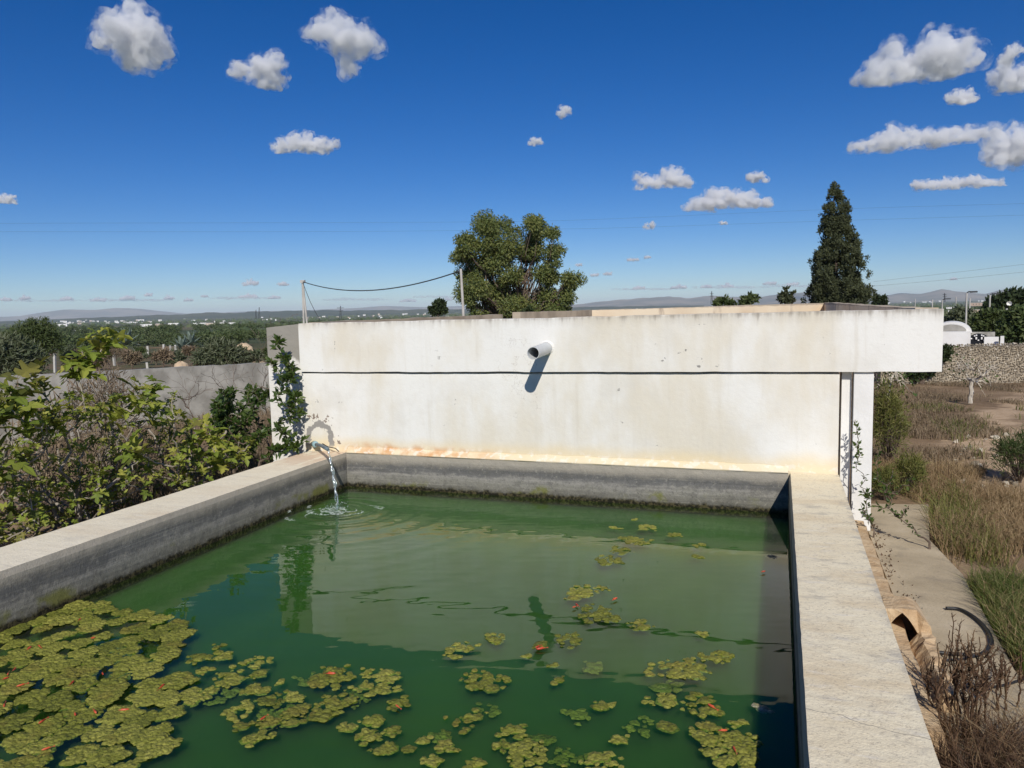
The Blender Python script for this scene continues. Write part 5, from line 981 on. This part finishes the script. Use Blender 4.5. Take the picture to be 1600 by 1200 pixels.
# groves on the plain: one tree of each kind, then copies
GV = []
for k in range(5):
    n_ = 620; cl = np.array([(rng.normal()*.35, rng.normal()*.35, .55+rng.normal()*.18) for q in range(9)]); i = rng.integers(0, 9, n_); q = rand_dirs(n_)*rng.uniform(size=(n_, 1))**.45; P = cl[i]+q*np.array([.33, .33, .27]); P[:, 2] = np.maximum(P[:, 2], .02); X, Y, Z = frames(unit(q+rng.normal(size=(n_, 3))*.6), unit(q+rand_dirs(n_)*.5)); V, F = scatter(LEAF[0], LEAF[1], P, X, Y, Z, rng.uniform(.12, .26, n_)); GV.append(mesh_np('crown', V, F, M['grove'] if k < 4 else M['bush']))
gtm = mesh_np('trunk', *tube([(0, 0, -.3), (.02, 0, .2), (0, .03, .6)], [.06, .05, .03], 6), M['brownbark'])
protos = []
def grove_tree(c, s_, k, label, group):
    if k not in [p[0] for p in protos]:
        o = link('olive_tree', None, None); link('crown', GV[k], o)['kind'] = 'stuff'; link('trunk', gtm, o); protos.append((k, o))
    else: o = copy_tree([p[1] for p in protos if p[0] == k][0])
    o.location = c; o.scale = (s_*rng.uniform(1, 1.35), s_*rng.uniform(1, 1.35), s_*rng.uniform(.8, 1.05)); o.rotation_euler = (0, 0, rng.uniform(0, 6.28)); tag(o, label, 'olive tree', group)
cnt = 0
while cnt < 250:
    px = rng.uniform(-40, 470) if cnt < 215 else rng.uniform(470, 720); py = rng.uniform(512, 545)-.022*(px-200) if cnt < 150 else rng.uniform(507, 522)-.022*(px-200)
    if cnt >= 215: py = rng.uniform(499, 506)-.022*(px-600)
    c = at_g(px, py); d2 = math.hypot(c[0], c[1])
    if d2 > 900 or d2 < 70: continue
    grove_tree(tuple(c), rng.uniform(1.6, 2.7)*(1 if d2 < 260 else 1.5), int(rng.integers(5)), 'round grey-green olive tree in the grove on the plain', 'olive trees of the grove on the plain'); cnt += 1
for k in range(40):
    px = rng.uniform(1380, 1640); py = rng.uniform(474, 492); c = at_g(px, py); d2 = math.hypot(c[0], c[1])
    if d2 < 85 or d2 > 1500: continue
    grove_tree(tuple(c), rng.uniform(1.6, 2.6)*(1 if d2 < 260 else 1.6), int(rng.integers(5)), 'dark green tree on the plain beyond the poles at the right', 'trees on the plain at the right')
# far woods and orchards read as one mass
n_ = 9000; a = rng.uniform(-1.15, 1.0, n_); d2 = np.exp(rng.uniform(math.log(300), math.log(4200), n_)); P = np.stack([np.sin(a-.2)*d2, np.cos(a-.2)*d2], 1); P = P[fbm(P, .0035, 3, 41) > -.05]; d2 = np.hypot(P[:, 0], P[:, 1])
k_ = len(P); tV = np.array([(math.cos(q), math.sin(q), h_) for h_ in (0, .55) for q in np.arange(7)*2*math.pi/7]+[(0, 0, 1.0)]); tV[7:14, :2] *= .85; tF = np.array([(i, (i+1) % 7, 7+(i+1) % 7) for i in range(7)]+[(i, 7+(i+1) % 7, 7+i) for i in range(7)]+[(7+i, 7+(i+1) % 7, 14) for i in range(7)])
one = np.tile(np.eye(3)[None], (k_, 1, 1)); s_ = rng.uniform(1.6, 3.6, k_)*(1+d2/3500); V, F = scatter(tV, tF, np.column_stack([P, gz(P[:, 0], P[:, 1])-.2]), one[:, 0], one[:, 1], one[:, 2]*.8, s_); V += rng.normal(size=V.shape)*.35
tag(part('far_orchards', V, F, M['grove']), 'far orchards and scrub covering the plain below the horizon', 'orchard', kind='stuff')

# ================================================================== CLOUDS (volumes, far outside the haze)
def cloud_material(dens, noise_scale, name, thr=(.42, .60)):
    g = G(name); tc = g.t.nodes.new('ShaderNodeTexCoord'); n1 = g.t.nodes.new('ShaderNodeTexNoise'); g.l(tc.outputs['Object'], n1.inputs['Vector']); n1.inputs['Scale'].default_value = noise_scale; n1.inputs['Detail'].default_value = 7; n1.inputs['Roughness'].default_value = .66
    pv = g.t.nodes.new('ShaderNodeVolumePrincipled'); pv.inputs['Color'].default_value = (.99, .99, .995, 1); pv.inputs['Anisotropy'].default_value = .1; g.l(g.math('MULTIPLY', g.step(n1.outputs['Fac'], *thr), dens), pv.inputs['Density']); g.l(pv.outputs[0], g.out.inputs['Volume']); return g.m
def cloud(label, px, py, wpx, hpx, lobes, group=None, seed=0, alt=1250.0, wisp=0.0):
    d = ray(px, py); el = d[2]/math.hypot(d[0], d[1]); dist = min(alt/max(el, .02), 22000.0)
    if el*dist < 320: dist = 24000.0
    s_ = dist*math.sqrt(1+el*el)/FPX; c = at_d(px, py, dist); lat = np.array([rt[0], rt[1], rt[2]]); upv = np.array([0, 0, 1.0]); vd = unit(c); upv = unit(upv-vd*(upv@vd))
    pts = []; full = []
    for i, (lx, ly, lr) in enumerate(lobes):
        full.append((lx, ly, lr))
        if i+1 < len(lobes):
            mx, my, mr = lobes[i+1]; gap = abs(mx-lx)*wpx/hpx; k_ = int(gap/.55)
            for q in range(k_): u = (q+1)/(k_+1); full.append((lx+(mx-lx)*u, ly+(my-ly)*u, (lr+(mr-lr)*u)*.85))
    for lx, ly, lr in full:
        for q in range(15 if wpx < 8*hpx else 6): o2 = rng.normal(size=3)*lr*.38; rr_ = lr*rng.uniform(.26, .52); pts.append((lat*(lx*.86*wpx*.5+o2[0]*hpx*.5)*s_+upv*(ly*.8+o2[1]*.8)*hpx*.5*s_+vd*o2[2]*hpx*.6*s_, rr_*hpx*.5*s_))
    t = thing('cloud', label, 'cloud', c, group)
    for nm, fr_, vs in (('core', .80, .85), ('veil', 1.42, 1.5)):
        bm = bmesh.new()
        for p, r_ in pts: bmesh.ops.create_icosphere(bm, subdivisions=2 if hpx > 20 else 1, radius=r_*fr_, matrix=Matrix.Translation(Vector(p)))
        me = bpy.data.meshes.new(nm); bm.to_mesh(me); bm.free(); tmp = bpy.data.objects.new('tmp', me); COL.objects.link(tmp); md = tmp.modifiers.new('r', 'REMESH'); md.mode = 'VOXEL'; md.voxel_size = max(hpx*.045, wpx*.014)*s_*vs
        dg = bpy.context.evaluated_depsgraph_get(); m2 = bpy.data.meshes.new_from_object(tmp.evaluated_get(dg)); bpy.data.objects.remove(tmp); m2.materials.clear(); m2.name = nm
        n_ = len(m2.vertices); co = np.empty(n_*3, np.float32); m2.vertices.foreach_get('co', co); co = co.reshape(-1, 3); cen = co.mean(0); nrm = unit(co-cen); H = hpx*s_; h_ = co@upv; lo_ = -.22*H; lift = np.where(h_ < lo_, (lo_-h_)*.6, 0) if wpx > 1.45*hpx else 0*h_
        co = co+upv*lift[:, None]; co = co+nrm*(fbm(co, 6/H, 4, seed)*H*(.10 if nm == 'core' else .07))[:, None]; m2.vertices.foreach_set('co', co.ravel()); m2.update()
        if nm == 'core': m2.materials.append(cloud_material(13.0/H*(1-.75*wisp), 6.0/H, 'cloud_vapour', (.36+.12*wisp, .62+.14*wisp)))
        else: m2.materials.append(cloud_material(8.0/H*(1-.6*wisp), 4.4/H, 'cloud_veil', (.47, .72)))
        link(nm, m2, t)
    return t
CL = [('big ragged round cloud at the upper left', 205,66,94,76,[(-.3,.3,.9),(.1,.45,.9),(.25,-.1,1),(.3,-.6,.6),(-.45,.1,.6),(.7,.0,.5)]),
('bird shaped small cloud right of the big upper left cloud', 408,117,98,66,[(-.75,.2,.5),(-.3,.1,.5),(.35,.35,.8),(.35,-.45,.65)]),
('hook shaped ragged cloud at the upper left centre', 527,74,98,88,[(-.6,.5,.5),(0,.6,.6),(.5,.4,.7),(.55,-.1,.7),(.35,-.75,.35)]),
('flat cloud alone in the left middle sky', 475,230,122,38,[(-.7,-.1,.6),(-.2,.3,.9),(.3,.2,.9),(.75,.2,.6)]),
('cloud scrap cut by the left edge of the sky', 10,312,58,20,[(-.4,0,.8),(.2,.1,.8)]),
('small scrap of cloud above the eucalyptus, upper one', 881,174,30,26,[(0,.2,.8),(-.4,-.4,.5),(.3,.3,.5)]), ('small scrap of cloud above the eucalyptus, lower one', 837,222,34,20,[(-.3,0,.8),(.3,.2,.7)]),
('puffy cloud left of the cypress, left of the pair', 1043,284,116,38,[(-.75,0,.7),(-.3,-.1,.7),(.15,.45,.9),(.6,-.1,.7)]), ('long puffy cloud left of the cypress, below the pair', 1137,314,168,46,[(-.8,-.6,.45),(-.35,0,.9),(0,.3,.9),(.4,0,.8),(.8,-.2,.5)]), ('small round cloud above the long one left of the cypress', 1181,279,42,24,[(-.4,0,.8),(.2,.2,.9)]), ('little cloud above the power lines left of the cypress', 1016,354,30,20,[(0,.1,.9)]),
('large wedge shaped white cloud at the upper right', 1425,100,194,84,[(-.8,-.6,.4),(-.45,-.3,.6),(0,-.05,.8),(.4,.35,.85),(.65,.3,.8),(.6,-.2,.6),(.2,-.4,.5)]), ('small oval cloud below the wedge shaped cloud', 1504,153,66,28,[(-.3,-.1,.9),(.3,0,.8)]),
('long ragged cloud across the right of the sky', 1440,218,220,54,[(-.85,-.5,.5),(-.4,0,.8),(-.15,.1,.7),(.25,.1,.7),(.6,.25,.6),(.9,.4,.4)]), ('cloud cut by the right edge, lower one', 1580,226,92,66,[(-.55,-.2,.6),(0,0,.9),(.5,.3,1)]), ('cloud cut by the right edge, upper one', 1590,124,84,54,[(-.4,-.1,.8),(.3,.1,1)]), ('faint scrap of cloud at the upper right edge', 1580,86,40,40,[(.2,.4,.6),(-.2,-.3,.6)]),
('long flat cloud right of the cypress top', 1500,287,166,28,[(-.8,0,.7),(-.3,-.2,.7),(.25,.3,.8),(.75,0,.5)])]
for k, c in enumerate(CL): cloud(*c, seed=k)
for k, (px, py, w_, h_) in enumerate(((1130,349,18,9),(990,406,40,9),(1012,402,20,8),(950,428,26,9),(930,430,26,9),(905,414,18,8))): cloud('little cloud wisp between the eucalyptus and the cypress', px, py, w_, h_, [(-.4,0,.8),(.3,.1,.8)], 'little wisps left of the cypress', 50+k)
for k, (px, py, w_, h_) in enumerate(((393,443,42,13),(443,444,24,9),(390,463,54,9),(430,465,36,8),(40,466,20,9),(10,468,26,8),(105,467,30,8),(155,469,40,8),(200,466,40,9),(232,461,16,8),(264,466,24,8),(295,469,24,7),(320,463,16,6),(1000,450,36,8),(1062,449,46,9),(1105,448,30,8),(1138,447,28,9),(1205,443,38,9),(1240,444,34,8),(1490,436,14,6),(640,470,50,8),(700,468,30,7))):
    cloud('small white cloud in the low bank above the horizon', px, py, w_, h_, [(-.6,-.2,.7),(-.1,.2,.9),(.4,0,.8)], 'small clouds in the bank above the horizon', 80+k)
for k, (px, py, w_, h_) in enumerate(((70,470,190,9),(210,469,200,10),(380,466,150,9),(560,468,160,9),(690,464,130,8),(1010,452,170,9),(1150,449,190,10),(1240,447,120,8))): cloud('long faint cloud streak low over the horizon', px, py, w_, h_, [(-.8,0,.7),(-.3,.1,.9),(.3,0,.9),(.8,0,.6)], 'faint cloud streaks along the horizon', 150+k, wisp=.7)
